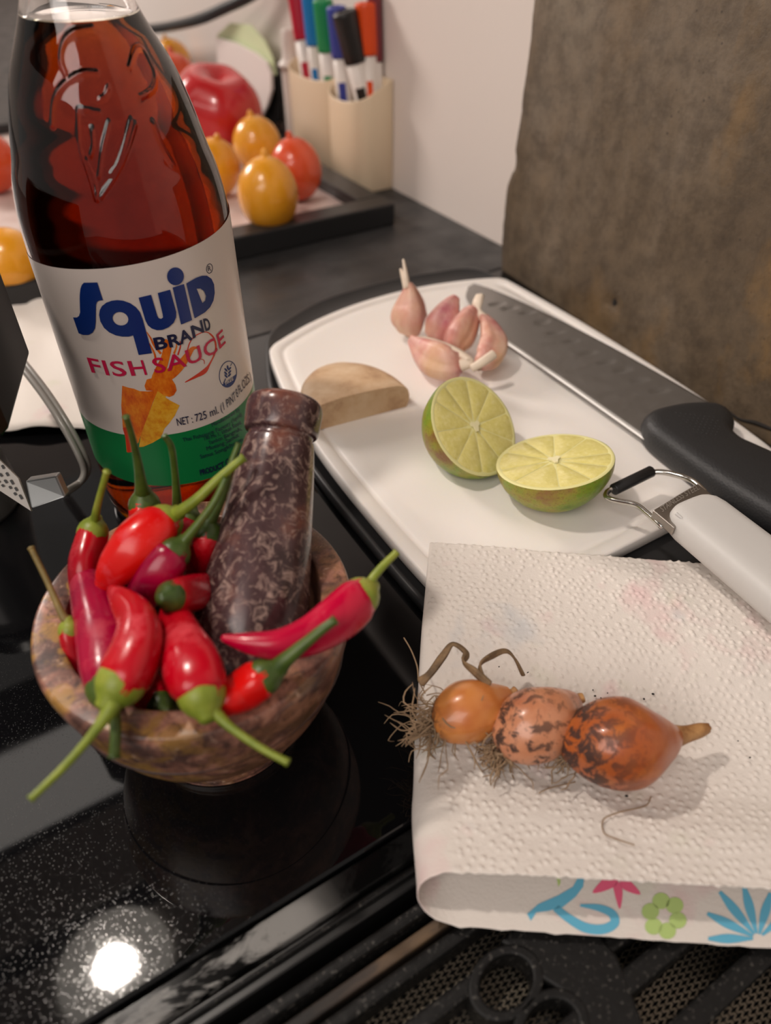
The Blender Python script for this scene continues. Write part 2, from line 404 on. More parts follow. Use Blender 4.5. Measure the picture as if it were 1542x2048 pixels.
# crack line low on the right
cp = [(1395, 806), (1428, 815), (1455, 822), (1480, 838), (1512, 845), (1545, 858), (1580, 868)]
vv, ff = tube([on_slab(*p)+sn*0.0002 for p in cp], [0.0003, 0.0006, 0.0009, 0.0007, 0.0012, 0.001, 0.001], 6, 4)
link_mesh('crack', vv, ff, m_dark, slab)

# ================================================================== chopping boards
Bc = (0.2335, 0.273)
def outline(pts, n=6):
    return [tuple(p) for p in cr(list(pts)+[pts[0]], n)[:-1]]
def shrink(poly, d):
    hx = (max(p[0] for p in poly)-min(p[0] for p in poly))/2; hy = (max(p[1] for p in poly)-min(p[1] for p in poly))/2
    cx = (max(p[0] for p in poly)+min(p[0] for p in poly))/2; cy = (max(p[1] for p in poly)+min(p[1] for p in poly))/2
    return [(cx+(x-cx)*(1-d/hx), cy+(y-cy)*(1-d/hy)) for x, y in poly]
def rings(polys):
    vs, fs = [], []; n = len(polys[0][0])
    for P, z in polys: vs += [(x, y, z) for x, y in P]
    for i in range(len(polys)-1):
        for k in range(n): fs.append((i*n+k, i*n+(k+1) % n, (i+1)*n+(k+1) % n, (i+1)*n+k))
    fs.append(tuple(range(n))[::-1]); fs.append(tuple((len(polys)-1)*n+k for k in range(n)))
    return vs, fs
BT = 0.0145
m_tray = M('black_plastic', (0.022, 0.022, 0.023, 1), 0.4)
uo = [at(u, v, 0.0062) for u, v in ((531, 700), (541, 662), (575, 636), (640, 600), (720, 574), (800, 554), (870, 542), (930, 534), (975, 542))]
P0 = outline([(0.124, 0.118), (0.119, 0.15), (0.1185, 0.20), (0.1215, 0.27), (0.131, 0.335)]+[(p.x, p.y) for p in uo]+[(0.347, 0.385), (0.349, 0.36), (0.347, 0.28), (0.342, 0.20), (0.337, 0.15), (0.333, 0.121), (0.326, 0.118), (0.23, 0.118), (0.13, 0.1172)])
tag(link_mesh('underlay_board', *rings([(shrink(P0, .002), 0.0004), (P0, .0015), (P0, .005), (shrink(P0, .001), .0062), (shrink(P0, .0028), .0062), (shrink(P0, .0034), .0052), (shrink(P0, .02), .0052)]), m_tray),
    'black plastic board lying under the white chopping board', 'chopping board')
m_board = M('white_polythene', srgb(240, 234, 228), 0.42)
m_board.bump(m_board.noise(300, 3, vec=m_board.co((1, 0.2, 1))), 0.06, 0.0005)
m_board.set('Subsurface Weight', 0.15); m_board.set('Subsurface Radius', (0.01, 0.008, 0.006))
P1 = outline([(x*0.989, y*0.989) for x, y in ((.1275, .1395), (.1252, .17), (.1258, .22), (.129, .272), (.1365, .325), (.1445, .360), (.1500, .3780), (.1545, .3840), (.162, .3885), (.19, .3995), (.224, .4068), (.258, .4085), (.288, .4055), (.318, .3978), (.336, .3905), (.3405, .3860), (.3420, .378), (.3425, .34), (.342, .30), (.339, .24), (.335, .195), (.329, .156), (.325, .1425), (.3225, .1395), (.318, .1390), (.26, .1388), (.20, .1388), (.135, .1388))])
bs = lambda d: shrink(P1, d)
tag(link_mesh('chopping_board', *rings([(bs(.0015), 0.0064), (bs(0), .0078), (bs(0), BT-.0012), (bs(.0004), BT-.0004), (bs(.0014), BT), (bs(.0062), BT), (bs(.0070), BT-.0006), (bs(.0082), BT-.0011), (bs(.0096), BT-.0006), (bs(.0104), BT), (bs(.016), BT)]), m_board),
    'white plastic chopping board with a shallow juice groove, holding the limes', 'chopping board')

# ================================================================== fish sauce bottle
BX, BY = 0.0656, 0.2948
BR = 0.0388
def clear(name, ior):
    m = M(name); t = m.t; t.nodes.remove(m.b)
    g = t.nodes.new('ShaderNodeBsdfGlass'); g.inputs['IOR'].default_value = ior; g.inputs['Roughness'].default_value = 0.0
    t.links.new(g.outputs[0], t.nodes['Material Output'].inputs['Surface']); return m
m_glassb = clear('bottle_glass', 1.5)
m_liq = clear('fish_sauce', 1.34/1.5)        # the sauce touches the glass: relative index
va = m_liq.t.nodes.new('ShaderNodeVolumeAbsorption'); va.inputs['Color'].default_value = (0.895, 0.72, 0.0, 1); va.inputs['Density'].default_value = 260
m_liq.t.links.new(va.outputs[0], m_liq.t.nodes['Material Output'].inputs['Volume'])
outer = [(0.0, 0.0015), (0.031, 0.0012), (0.034, 0.0), (0.0370, 0.0015), (0.0384, 0.0055), (0.03875, 0.010), (BR, 0.016), (BR, 0.03), (BR, 0.06), (BR, 0.09), (BR, 0.112), (BR, 0.124), (0.0387, 0.132), (0.0383, 0.140), (0.0375, 0.146), (0.0363, 0.152), (0.0342, 0.159), (0.0315, 0.170), (0.0270, 0.184), (0.0220, 0.194), (0.0180, 0.2026), (0.0150, 0.212), (0.0136, 0.225), (0.0132, 0.25), (0.0148, 0.252), (0.0148, 0.262), (0.0136, 0.265)]
def resample(prof, n):
    """dense profile, radii between nodes by Catmull-Rom"""
    return cr(prof, n)
op = resample(outer, 7)
lines_px = [[(132, 150), (122, 118), (128, 85), (148, 65), (185, 58)], [(105, 250), (108, 205), (125, 172), (160, 148), (195, 146)],
            [(156, 225), (160, 218), (200, 226)], [(156, 225), (160, 290), (178, 350), (193, 400)], [(270, 248), (255, 300), (232, 350), (202, 395)],
            [(185, 258), (187, 290), (182, 312)], [(218, 245), (205, 300), (198, 355)], [(262, 240), (240, 318), (222, 350)],
            [(200, 200), (212, 190), (216, 175)], [(258, 138), (270, 100), (285, 98), (300, 125), (310, 150), (305, 178), (280, 195)],
            [(172, 320), (190, 360), (195, 400)], [(305, 245), (322, 290), (345, 330)]]
def hitR(u, v, r):
    d = ray(u, v); cx, cy = BX, BY
    a = d.x*d.x+d.y*d.y; b = -2*(d.x*cx+d.y*cy); c = cx*cx+cy*cy-r*r
    q = b*b-4*a*c
    t = (-b-math.sqrt(max(q, 0)))/(2*a); return CAM+d*t
def prof_r(h):
    for (r0, h0), (r1, h1) in zip(op[20:], op[21:]):
        if h0 <= h <= h1: return r0+(r1-r0)*(h-h0)/max(h1-h0, 1e-9)
    return BR
def on_bottle(u, v):
    r_ = 0.03
    for _ in range(30): r_ = 0.5*r_ + 0.5*prof_r(hitR(u, v, r_).z)
    return hitR(u, v, r_)
emb = []
for ln in lines_px:
    q = [on_bottle(*p) for p in ln]
    q = [V(x) for x in cr([tuple(p) for p in q], 6)]
    emb.append(q)
emb_segs = [(a, b) for q in emb for a, b in zip(q, q[1:])]
hh = [p[1] for p in op]
prof_hi = []
for h in [op[i][1] for i in range(len(op)) if op[i][1] < 0.146] + [0.146+0.0006*i for i in range(92)] + [op[i][1] for i in range(len(op)) if op[i][1] > 0.2015]:
    pass
lowp = [p for i, p in enumerate(op) if p[1] < 0.146 or i < 20]
hip = [p for p in op if p[1] > 0.2015]
midp = [(prof_r(0.1462+0.0007*i), 0.1462+0.0007*i) for i in range(79)]
prof = lowp + midp + hip
NA = 420
front = math.atan2(-BY, -BX)
th = [front + math.pi*(2*k/NA-1) - 0.55*math.sin(math.pi*(2*k/NA-1)) for k in range(NA)]   # finer towards the room side
vs = []
for i, (r_, h) in enumerate(prof):
    for a in th:
        p = V((BX+r_*math.cos(a), BY+r_*math.sin(a), h))
        if 0.146 < h < 0.2015 and math.cos(a-front) > 0.15:
            dm = 1.0
            for s0, s1 in emb_segs:
                if abs(s0.z-h) > 0.006: continue
                ab = s1-s0; t = max(0, min(1, (p-s0).dot(ab)/max(ab.length_squared, 1e-12))); dm = min(dm, (s0+ab*t-p).length)
            if dm < 0.002: p += V((math.cos(a), math.sin(a), 0.3))*0.00055*math.exp(-(dm/0.0006)**2)
        vs.append(p)
m_ = len(prof)
# inner wall
LIQ = 0.1995
inner = [(prof_r(LIQ)-0.0024, LIQ-0.0004)] + [(max(r_-0.0024, 0.0), h) for r_, h in op if h > LIQ]
for r_, h in inner[::-1]:
    for a in th: vs.append(V((BX+r_*math.cos(a), BY+r_*math.sin(a), h)))
tot = m_+len(inner)
fs = [(i*NA+k, i*NA+(k+1) % NA, (i+1)*NA+(k+1) % NA, (i+1)*NA+k) for i in range(tot-1) for k in range(NA)]
bt = thing('sauce_bottle', (BX, BY, 0), 'tall clear glass bottle of red brown fish sauce with a white and green label', 'bottle')
link_mesh('glass_body', vs, fs, m_glassb, bt)
lp = [(0.0, 0.0052), (0.0282, 0.0048)] + [(r_-0.0024, h) for r_, h in op if 0.008 < h < LIQ-0.0005]
rl = prof_r(LIQ)-0.0024
lp += [(rl, LIQ+0.0002), (rl-0.0012, LIQ-0.0006), (rl-0.003, LIQ-0.0008), (0.0, LIQ-0.0008)]
link_mesh('liquid', *lathe([(max(a, 1e-5), b) for a, b in lp], 96, Matrix.Translation((BX, BY, 0))), m_liq, bt)

# label ---------------------------------------------------------------
m_paper = M('label_white', srgb(216, 204, 196), 0.32)
m_green = M('label_green', srgb(14, 120, 62), 0.32)
m_blue = M('print_blue', srgb(10, 42, 110), 0.35)
m_navy = M('print_navy', srgb(18, 24, 62), 0.4)
m_pink = M('print_crimson', srgb(196, 16, 70), 0.35)
m_or = M('print_orange', srgb(222, 106, 18), 0.35)
m_or.link(m_or.ramp(m_or.noise(240, 5, 0.7, m_or.co((1, 1, 0.5))), [(0.3, srgb(200, 70, 14)), (0.5, srgb(224, 112, 20)), (0.7, srgb(238, 150, 40))]), 'Base Color')
m_ye = M('print_yellow', srgb(232, 164, 40), 0.35)
m_ye.link(m_ye.ramp(m_ye.noise(260, 5, 0.7), [(0.3, srgb(214, 120, 24)), (0.5, srgb(228, 162, 36)), (0.75, srgb(240, 188, 70))]), 'Base Color')
m_red = M('print_red', srgb(206, 52, 20), 0.35)
LR = BR+0.00014
def band(name, h0f, h1f, r_, mat, parent, a0=-118, a1=118, n=120, nz=10):
    vs, fs = [], []
    for j in range(nz+1):
        for k in range(n+1):
            a = R(a0+(a1-a0)*k/n); h = h0f(a)+(h1f(a)-h0f(a))*j/nz
            vs.append((BX+r_*math.cos(front+a), BY+r_*math.sin(front+a), h))
    for j in range(nz):
        for k in range(n): fs.append((j*(n+1)+k, j*(n+1)+k+1, (j+1)*(n+1)+k+1, (j+1)*(n+1)+k))
    o = link_mesh(name, vs, fs, mat, parent)
    return o
GB = 0.0586
lab = band('label', lambda a: 0.0315-0.0012*a, lambda a: 0.1312+0.0028*a, LR, m_paper, bt)
lab['label'] = 'white and green paper label'
def subpart(name, geo, mat, r_):
    vs, fs = geo
    return link_mesh(name, [hitR(u, v, r_) for u, v in vs], fs, mat, lab, smooth=False, recalc=False)
g_ = band('green_band', lambda a: 0.0315-0.0012*a, lambda a: GB, LR+0.00006, m_green, lab)
cA = lambda P: [(130+x*.2594, 500+y*.2594) for x, y in P]       # tracing frames
cB = lambda P: [(160+x*.2594, 720+y*.2594) for x, y in P]
sm = lambda P, n=4: cr(list(P)+[P[0]], n)[:-1]
# illustration of the dried squid
half = cB([(325, 198), (380, 215), (415, 221), (460, 240), (520, 242), (600, 235), (560, 330), (510, 470), (465, 590), (450, 640), (415, 650), (395, 700), (360, 710), (350, 600), (330, 520), (318, 350)])
subpart('squid_print', fill2d([half], 14), m_or, LR+0.00008)
subpart('squid_print', fill2d([cB([(600, 235), (640, 225), (670, 255), (660, 290), (700, 315), (768, 350), (730, 430), (690, 485), (650, 530), (625, 600), (560, 638), (490, 668), (455, 672), (470, 570), (520, 440), (570, 310)])], 14), m_ye, LR+0.00008)
subpart('squid_print', fill2d([cB([(497, 200), (515, 150), (550, 142), (560, 112), (620, 92), (690, 120), (735, 190), (745, 235), (722, 272), (690, 285), (650, 275), (600, 240), (510, 235)])], 14), m_or, LR+0.0001)
subpart('squid_print', fill2d([cB(stroke([(345, 520), (372, 610), (385, 712)], [34, 40, 40]))], 14), m_red, LR+0.00012)
ten = [([(700, 990), (735, 930), (770, 840), (790, 740), (770, 690)], [70, 84, 66, 60, 20]), ([(720, 990), (800, 960), (880, 900), (940, 820), (985, 760), (1030, 755)], [60, 90, 70, 52, 30, 8]),
       ([(740, 800), (690, 740), (660, 680), (630, 632)], [18, 16, 12, 5]), ([(840, 800), (860, 740), (848, 690)], [16, 10, 5]), ([(870, 810), (890, 740), (885, 700)], [12, 9, 4]),
       ([(940, 790), (960, 720), (1000, 665), (1080, 632), (1140, 665), (1165, 740), (1140, 830), (1095, 910)], [9, 8, 7, 7, 9, 9, 9, 12]),
       ([(1110, 640), (1150, 690), (1160, 780), (1115, 880), (1075, 935), (1010, 975), (925, 1020)], [7, 8, 9, 13, 34, 22, 6]), ([(1030, 835), (1070, 850), (1075, 880)], [4, 6, 4]),
       ([(700, 870), (690, 800), (650, 720)], [16, 14, 8])]
for p_, w_ in ten:
    subpart('tentacle_print', fill2d([cA(stroke(p_, w_))], 14), m_or if w_[0] > 12 else m_red, LR+0.00009)
# logo letters
L_S = cA([(145, 252), (248, 250), (292, 387), (262, 390), (245, 402), (238, 425), (236, 560), (230, 605), (212, 638), (180, 655), (140, 655), (105, 643), (62, 520), (92, 520), (108, 508), (116, 480), (113, 400), (113, 350), (118, 300), (130, 268)])
L_q = cA([(285, 432), (318, 406), (360, 391), (405, 386), (450, 391), (500, 409), (545, 440), (578, 480), (600, 540), (670, 795), (568, 810), (525, 658), (490, 668), (440, 668), (390, 658), (340, 635), (300, 600), (272, 550), (262, 500), (268, 462)])
L_qh = cA(blob(427, 530, 62, 51, 18))
L_u = cA([(567, 368), (663, 345), (712, 510), (722, 526), (742, 531), (756, 520), (753, 495), (715, 332), (810, 306), (858, 480), (856, 520), (838, 560), (800, 595), (750, 616), (710, 619), (670, 606), (640, 582), (620, 545)])
L_i = cA([(830, 290), (918, 262), (980, 540), (895, 575)])
L_D = cA([(935, 258), (1010, 215), (1055, 199), (1095, 198), (1130, 222), (1150, 265), (1155, 330), (1145, 390), (1120, 440), (1080, 480), (1000, 527)])
L_Dh = cA([(1015, 298), (1045, 297), (1072, 316), (1088, 355), (1082, 390), (1060, 410)])
for g in ([L_S], [L_q, L_qh], [L_u], [L_i], [cA(blob(852, 203, 65, 69, 0))], [L_D, L_Dh]):
    subpart('logo_letter', fill2d(g, 9), m_blue, LR+0.0003)
subpart('registered_mark', fill2d([cA(blob(1115, 143, 25, 39, 6)), cA(blob(1115, 143, 21, 34, 6))], 12), m_navy, LR+0.00016)
def label_text(name, txt, base, up0, up1, mat, bold=0.0, conv=cA, space=1.0, r_=0.00032):
    vs, fs = lay_text(txt, base, up0, up1, 0.25, bold, space)
    return subpart(name, (conv(vs), fs), mat, LR+r_)
label_text('registered_mark', 'R', [(1106, 164), (1128, 158)], (-4, -40), (-4, -40), m_navy, 0.01)
label_text('brand_word', 'BRAND', [(700, 770), (850, 740), (960, 697), (1070, 630), (1128, 612)], (-24, -92), (-20, -92), m_navy, 0.028, space=1.05)
label_text('product_words', 'FISH SAUCE', [(205, 942), (380, 970), (580, 965), (700, 950), (870, 915), (1020, 860), (1150, 800), (1240, 715)], (-40, -118), (-26, -112), m_pink, 0.012, space=1.06)
label_text('volume_words', 'NET : 725 ml. (1 PINT 8 FL.OZS.)', [(752, 508), (900, 475), (1070, 410), (1180, 330), (1250, 240), (1325, 150)], (-12, -58), (-14, -66), m_navy, 0.004, cB)
small = [('Manufactured by', [(1020, 515), (1130, 460), (1235, 390)], 30), ('Thai Fishsauce Factory (Squid)', [(795, 632), (960, 590), (1130, 520), (1250, 430)], 30), ('190 Mu 1, Vithan Road,', [(962, 622), (1110, 570), (1250, 490)], 30),
         ('Tambon Bangrak,', [(995, 655), (1110, 610), (1250, 540)], 30), ('Mueang Samut', [(980, 700), (1110, 655), (1230, 590)], 32), ('Samut Songkhram', [(930, 762), (1080, 715), (1260, 625)], 32)]
for t_, b_, s_ in small: label_text('address_words', t_, b_, (-8, -s_), (-8, -s_), m_navy, 0.0, cB, r_=0.0003)
label_text('origin_words', 'PRODUCT OF THAILAND', [(930, 890), (1080, 840), (1240, 740), (1420, 610)], (-10, -42), (-8, -42), m_navy, 0.03, cB)
# gluten-free roundel
subpart('roundel', fill2d([cA(blob(1257, 957, 68, 104, 8, 40)), cA(blob(1257, 957, 63, 98, 8, 40))], 12), m_blue, LR+0.00016)
seg = [p for p in blob(1257, 957, 65, 101, 8, 60) if (p[0]-1205)*(-115)+(p[1]-1040)*(-0) < 99999 and p[1] > 1040-(p[0]-1210)*0.80]
subpart('roundel', fill2d([cA(seg)], 12), m_blue, LR+0.00014)
subpart('roundel', fill2d([cA(stroke([(1222, 1030), (1240, 990)], [6, 6]))], 12), m_blue, LR+0.00016)
subpart('roundel', fill2d([cA(stroke([(1275, 895), (1290, 870)], [4, 4]))], 12), m_blue, LR+0.00016)
for x, y, ro in ((1255, 905, 85), (1242, 925, 50), (1270, 915, 130), (1240, 950, 50), (1270, 940, 130), (1242, 973, 50), (1268, 965, 130)):
    subpart('wheat_leaf', fill2d([cA(blob(x, y, 17, 7, ro, 12))], 12), m_blue, LR+0.00016)
label_text('roundel', 'FREE', [(1240, 1042), (1300, 1000)], (-4, -22), (-4, -22), m_paper, 0.01, r_=0.0004)

# ================================================================== mortar, pestle
MX, MY, MH, MR = 0.0291, 0.1605, 0.063, 0.0492
m_mort = M('brown_marble', srgb(110, 78, 66), 0.3)
n1 = m_mort.noise(70, 8, 0.68, None, 0.8); n2 = m_mort.noise(300, 7, 0.72, None, 0.8)
base = m_mort.ramp(n1, [(0.30, srgb(58, 42, 40)), (0.44, srgb(96, 68, 60)), (0.53, srgb(132, 90, 76)), (0.63, srgb(178, 126, 106)), (0.75, srgb(200, 162, 140))])
yel = m_mort.math('MULTIPLY', m_mort.ramp(m_mort.sep(m_mort.co(), 0), [(0.002, 1.0), (0.02, 0.25)]), m_mort.ramp(m_mort.noise(90, 5, 0.6, m_mort.co(loc=(0.21, 0.1, 0)), 0.5), [(0.46, 0.0), (0.54, 1.0)]))
base = m_mort.mix(m_mort.math('MULTIPLY', yel, 0.8), base, srgb(158, 118, 54))
spots = m_mort.ramp(n2, [(0.38, 1.0), (0.46, 0.0)])
base = m_mort.mix(m_mort.math('MULTIPLY', spots, 0.65), base, srgb(50, 36, 34))
lite = m_mort.ramp(n2, [(0.58, 0.0), (0.68, 0.7)])
m_mort.link(m_mort.mix(lite, base, srgb(200, 166, 142)), 'Base Color')
m_mort.bump(n2, 0.12, 0.0006)
mp = [(0.0, 0.0), (0.026, 0.0), (0.0285, 0.0012), (0.0288, 0.004), (0.0275, 0.0075), (0.0285, 0.0095), (0.034, 0.015), (0.040, 0.024), (0.0445, 0.036), (0.0472, 0.048), (0.0486, 0.0555), (0.0491, 0.0600), (MR-.0006, 0.0622), (MR-.0018, MH), (MR-.0085, MH), (MR-.0097, 0.0622), (0.0388, 0.058), (0.0368, 0.045), (0.032, 0.031), (0.023, 0.019), (0.012, 0.0135), (0.0, 0.012)]
mo = thing('stone_mortar', (MX, MY, 0), 'brown marbled stone mortar bowl heaped with red chillies', 'mortar')
link_mesh('bowl', *lathe([(max(a, 1e-5), b) for a, b in cr(mp, 3)], 96, Matrix.Translation((MX, MY, 0))), m_mort, mo)
# incised line round the wall
ln = [V((MX+math.cos(a)*0.04535, MY+math.sin(a)*0.04535, 0.0395+0.001*math.sin(3*a))) for a in [2*math.pi*k/80 for k in range(80)]]
gv, gf = tube(ln+[ln[0]], [0.00045]*81, 6, 1, capround=False)
m_line = M('incised_line', srgb(56, 36, 32), 0.5)
link_mesh('incised_line', gv, gf, m_line, mo)

m_pest = M('dark_marble', srgb(84, 56, 52), 0.22)
n1 = m_pest.noise(260, 7, 0.66, m_pest.co((1, 1, 0.7)), 1.2)
n3 = m_pest.noise(60, 4, 0.55)
dk = m_pest.ramp(n3, [(0.35, srgb(52, 32, 33)), (0.55, srgb(78, 54, 55)), (0.72, srgb(124, 76, 60))])
m_pest.link(m_pest.mix(m_pest.ramp(n1, [(0.50, 0.0), (0.58, 0.35), (0.72, 0.9)]), dk, srgb(176, 148, 136)), 'Base Color')
pa = ad(497, 1290, 0.2290); pb = ad(572, 803, 0.2425)
ax = (pb-pa).normalized(); pl = (pb-pa).length
pp = [(0.0, -0.0185), (0.007, -0.0172), (0.0125, -0.0138), (0.0162, -0.008), (0.0178, 0.0), (0.0178, 0.008), (0.0168, 0.020), (0.0150, 0.036), (0.0130, pl*0.68), (0.0115, pl*0.82), (0.0108, pl-0.0135), (0.0107, pl-0.0118), (0.0122, pl-0.0108), (0.01265, pl-0.006), (0.0125, pl-0.0015), (0.0105, pl+0.0008), (0.006, pl+0.0016), (0.0, pl+0.0018)]
pt = [(max(a, 1e-5), b) for a, b in cr(pp, 4)]
tag(link_mesh('stone_pestle', *lathe(pt, 56, orient(ax, pa)), m_pest), 'dark marbled stone pestle with a collared grip leaning in the mortar', 'pestle')

# ================================================================== chillies
def chili_mat(name, c1, c2, frost=0.5, seed=0.0):
    m = M(name, c1, 0.28)
    m.set('Specular IOR Level', 0.38); m.set('Coat Weight', 0.12); m.set('Coat Roughness', 0.1)
    n = m.noise(55, 3, 0.5, m.co(loc=(seed, seed*2, 0)))
    c = m.ramp(n, [(0.35, c1), (0.65, c2)])
    fr = m.ramp(m.noise(75, 7, 0.7, m.co(loc=(seed*3, 0, seed)), 0.6), [(0.55, 0.0), (0.66, 1.0)])
    m.link(m.mix(m.math('MULTIPLY', fr, frost), c, srgb(212, 66, 76)), 'Base Color')
    m.link(m.ramp(fr, [(0, 0.25), (1, 0.5)]), 'Roughness')
    m.bump(m.noise(140, 4), 0.12, 0.0006)
    return m
RED, RED2, MAG, MAG2, SCAR = srgb(186, 4, 20), srgb(154, 0, 26), srgb(134, 0, 46), srgb(160, 2, 50), srgb(214, 20, 12)
mc_red = chili_mat('chilli_red', RED, RED2, 0.25, 1.1); mc_frost = chili_mat('chilli_red_waxy', RED, srgb(182, 2, 30), 0.75, 2.3)
mc_mag = chili_mat('chilli_magenta', MAG, MAG2, 0.22, 3.7); mc_scar = chili_mat('chilli_scarlet', SCAR, srgb(206, 10, 14), 0.6, 5.2); mc_hot = chili_mat('chilli_hot_pink', srgb(190, 2, 52), srgb(170, 0, 48), 0.12, 7.1)
m_stem = M('chilli_stem', srgb(106, 124, 30), 0.42)
m_stem.link(m_stem.ramp(m_stem.noise(90, 5, 0.6), [(0.3, srgb(88, 108, 24)), (0.55, srgb(130, 142, 42)), (0.8, srgb(164, 158, 74))]), 'Base Color'); m_stem.bump(m_stem.noise(260, 3), 0.25, 0.0005)
m_stemd = M('chilli_stem_dark', srgb(60, 84, 26), 0.4)
m_stemd.link(m_stemd.ramp(m_stemd.noise(90, 5, 0.6), [(0.3, srgb(40, 62, 18)), (0.6, srgb(76, 96, 32)), (0.8, srgb(112, 104, 60))]), 'Base Color'); m_stemd.bump(m_stemd.noise(260, 3), 0.25, 0.0005)
m_stemb = M('chilli_stem_dry', srgb(120, 100, 48), 0.55)
m_stemb.link(m_stemb.ramp(m_stemb.noise(120, 4, 0.6), [(0.3, srgb(92, 78, 36)), (0.7, srgb(142, 118, 62))]), 'Base Color')
GRP = 'chillies in the mortar'
def chili(label, body, stem, mat, smat=m_stem, lobes=5, dry=None):
    """body: (u, v, h, r_px) calyx end first; stem: (u, v, h, r_px) from the calyx outwards"""
    B = [at(u, v, h) for u, v, h, r_ in body]; Br = [pxr(r_, p) for (u, v, h, r_), p in zip(body, B)]
    S = [at(u, v, h) for u, v, h, r_ in stem] if stem else []
    root = thing('chilli_pepper', tuple(B[0]), label, 'chilli', GRP)
    ph = random.random()*6
    vs, fs = tube(B, Br, 22, 8, lambda a, f: 1+0.05*math.sin(3*a+ph+2*f)+0.025*math.sin(5*a+ph*2), 0.8)
    link_mesh('pod', vs, fs, mat, root)
    # calyx: a fluted cup over the blunt end
    d = (B[0]-B[1]).normalized()
    if S:
        d2 = (S[min(1, len(S)-1)]-S[0]).normalized(); 
    r0 = Br[0]
    tip = S[0] if S else B[0]+d*r0*1.1
    sr = pxr(stem[0][3], tip) if S else r0*0.35
    h0 = -0.35*r0
    prof_ = [(r0*1.03, h0), (r0*1.05, 0.0), (r0*0.97, r0*0.32), (r0*0.78, r0*0.62), (max(r0*0.48, sr*1.15), r0*0.88), (max(sr*1.02, r0*0.25), r0*1.12), (max(sr*0.8, r0*0.15), r0*1.2)]
    n = 30; mt = orient(d, B[0]); vs = []
    for i, (r_, h) in enumerate(prof_):
        for k in range(n):
            a = 2*math.pi*k/n
            dz = -0.22*r0*(0.5+0.5*math.cos(lobes*a+ph)) if i == 0 else 0
            vs.append(mt @ V((r_*math.cos(a), r_*math.sin(a), h+dz)))
    fs = [(i*n+k, i*n+(k+1) % n, (i+1)*n+(k+1) % n, (i+1)*n+k) for i in range(len(prof_)-1) for k in range(n)]
    fs.append(tuple((len(prof_)-1)*n+k for k in range(n)))
    link_mesh('calyx', vs, fs, smat, root)
    if S:
        base_ = B[0]+d*r0*0.8
        P = [base_]+S; Rr = [pxr(stem[0][3], S[0])*1.2]+[pxr(s[3], p)*0.86 for s, p in zip(stem, S)]
        P2 = P; e = (P[-1]-P[-2]).normalized()
        P2 = P+[P[-1]+e*Rr[-1]*0.5]; Rr = Rr+[Rr[-1]*1.25]
        link_mesh('stalk', *tube(P2, Rr, 10, 5, lambda a, f: 1+0.08*math.sin(5*a), 0.3), dry or smat, root)
    return root
chili('red chilli standing upright by the back left rim, stalk pointing up', [(186, 1062, .074, 29), (180, 1085, .072, 32), (170, 1130, .069, 34), (176, 1180, .063, 34), (205, 1240, .053, 32), (230, 1290, .044, 24)], [(191, 1032, .080, 10), (199, 995, .088, 8), (213, 946, .097, 8)], mc_red)
chili('long magenta chilli lying along the left of the heap, stalk hidden below', [(222, 1375, .064, 47), (216, 1335, .065, 52), (208, 1280, .066, 51), (190, 1220, .066, 42), (175, 1170, .067, 32), (168, 1140, .067, 22)], [(229, 1425, .0685, 14), (231, 1465, .067, 13), (229, 1508, .065, 13)], mc_mag, m_stemd)
chili('curved red chilli at the front with a pale waxy patch and a long stalk', [(240, 1368, .077, 48), (254, 1345, .078, 54), (276, 1290, .080, 50), (276, 1240, .080, 40), (250, 1205, .079, 28), (226, 1182, .078, 13)], [(226, 1410, .076, 22), (190, 1462, .074, 12), (132, 1530, .072, 10), (66, 1594, .071, 9)], mc_frost)
chili('plump red chilli at the front of the heap, stalk over the rim', [(404, 1392, .074, 46), (398, 1368, .075, 57), (385, 1330, .075, 58), (364, 1280, .073, 46), (352, 1240, .070, 36), (350, 1205, .062, 24)], [(424, 1420, .073, 17), (458, 1452, .071, 11), (515, 1492, .070, 9), (572, 1523, .069, 9)], mc_frost)
chili('slim hot pink chilli with a curved tip resting across the right rim', [(722, 1192, .077, 38), (706, 1205, .077, 46), (672, 1235, .077, 47), (620, 1268, .077, 40), (560, 1287, .078, 32), (500, 1285, .079, 22), (448, 1276, .080, 8)], [(742, 1162, .079, 12), (762, 1136, .081, 10), (790, 1108, .083, 9)], mc_hot, m_stem)
chili('short scarlet chilli with a big green calyx pointing to the right rim', [(530, 1352, .072, 36), (515, 1362, .071, 42), (485, 1384, .068, 42), (455, 1398, .069, 36), (425, 1405, .065, 26)], [(572, 1318, .077, 20), (610, 1287, .081, 14), (640, 1262, .084, 12), (666, 1243, .086, 11)], mc_scar, m_stemd)
chili('red chilli in the middle seen end on, green calyx facing out', [(342, 1193, .079, 31), (356, 1190, .077, 36), (392, 1185, .070, 37), (420, 1180, .062, 34), (440, 1178, .055, 26)], [], mc_red, m_stemd)
chili('purple magenta chilli in the centre with a star shaped calyx', [(348, 1106, .080, 33), (338, 1118, .079, 41), (315, 1150, .075, 42), (290, 1185, .068, 36), (270, 1215, .060, 24)], [(372, 1078, .083, 14), (400, 1043, .088, 10), (428, 1005, .093, 9), (450, 960, .098, 8)], mc_mag, m_stemd)
chili('fat orange red chilli on top of the heap with a long stalk to the bottle', [(328, 1046, .083, 38), (312, 1058, .083, 48), (278, 1090, .081, 52), (245, 1125, .077, 44), (222, 1152, .073, 32), (212, 1165, .071, 22)], [(356, 1026, .087, 16), (392, 1000, .092, 13), (440, 955, .098, 11), (484, 918, .103, 10)], mc_scar)
chili('red chilli behind the fat one, dark stalk standing straight up', [(289, 1008, .078, 30), (291, 1025, .075, 33), (298, 1070, .064, 34), (305, 1110, .058, 26)], [(283, 972, .086, 15), (276, 925, .095, 10), (264, 872, .105, 8), (253, 836, .112, 8)], mc_scar, m_stemd)
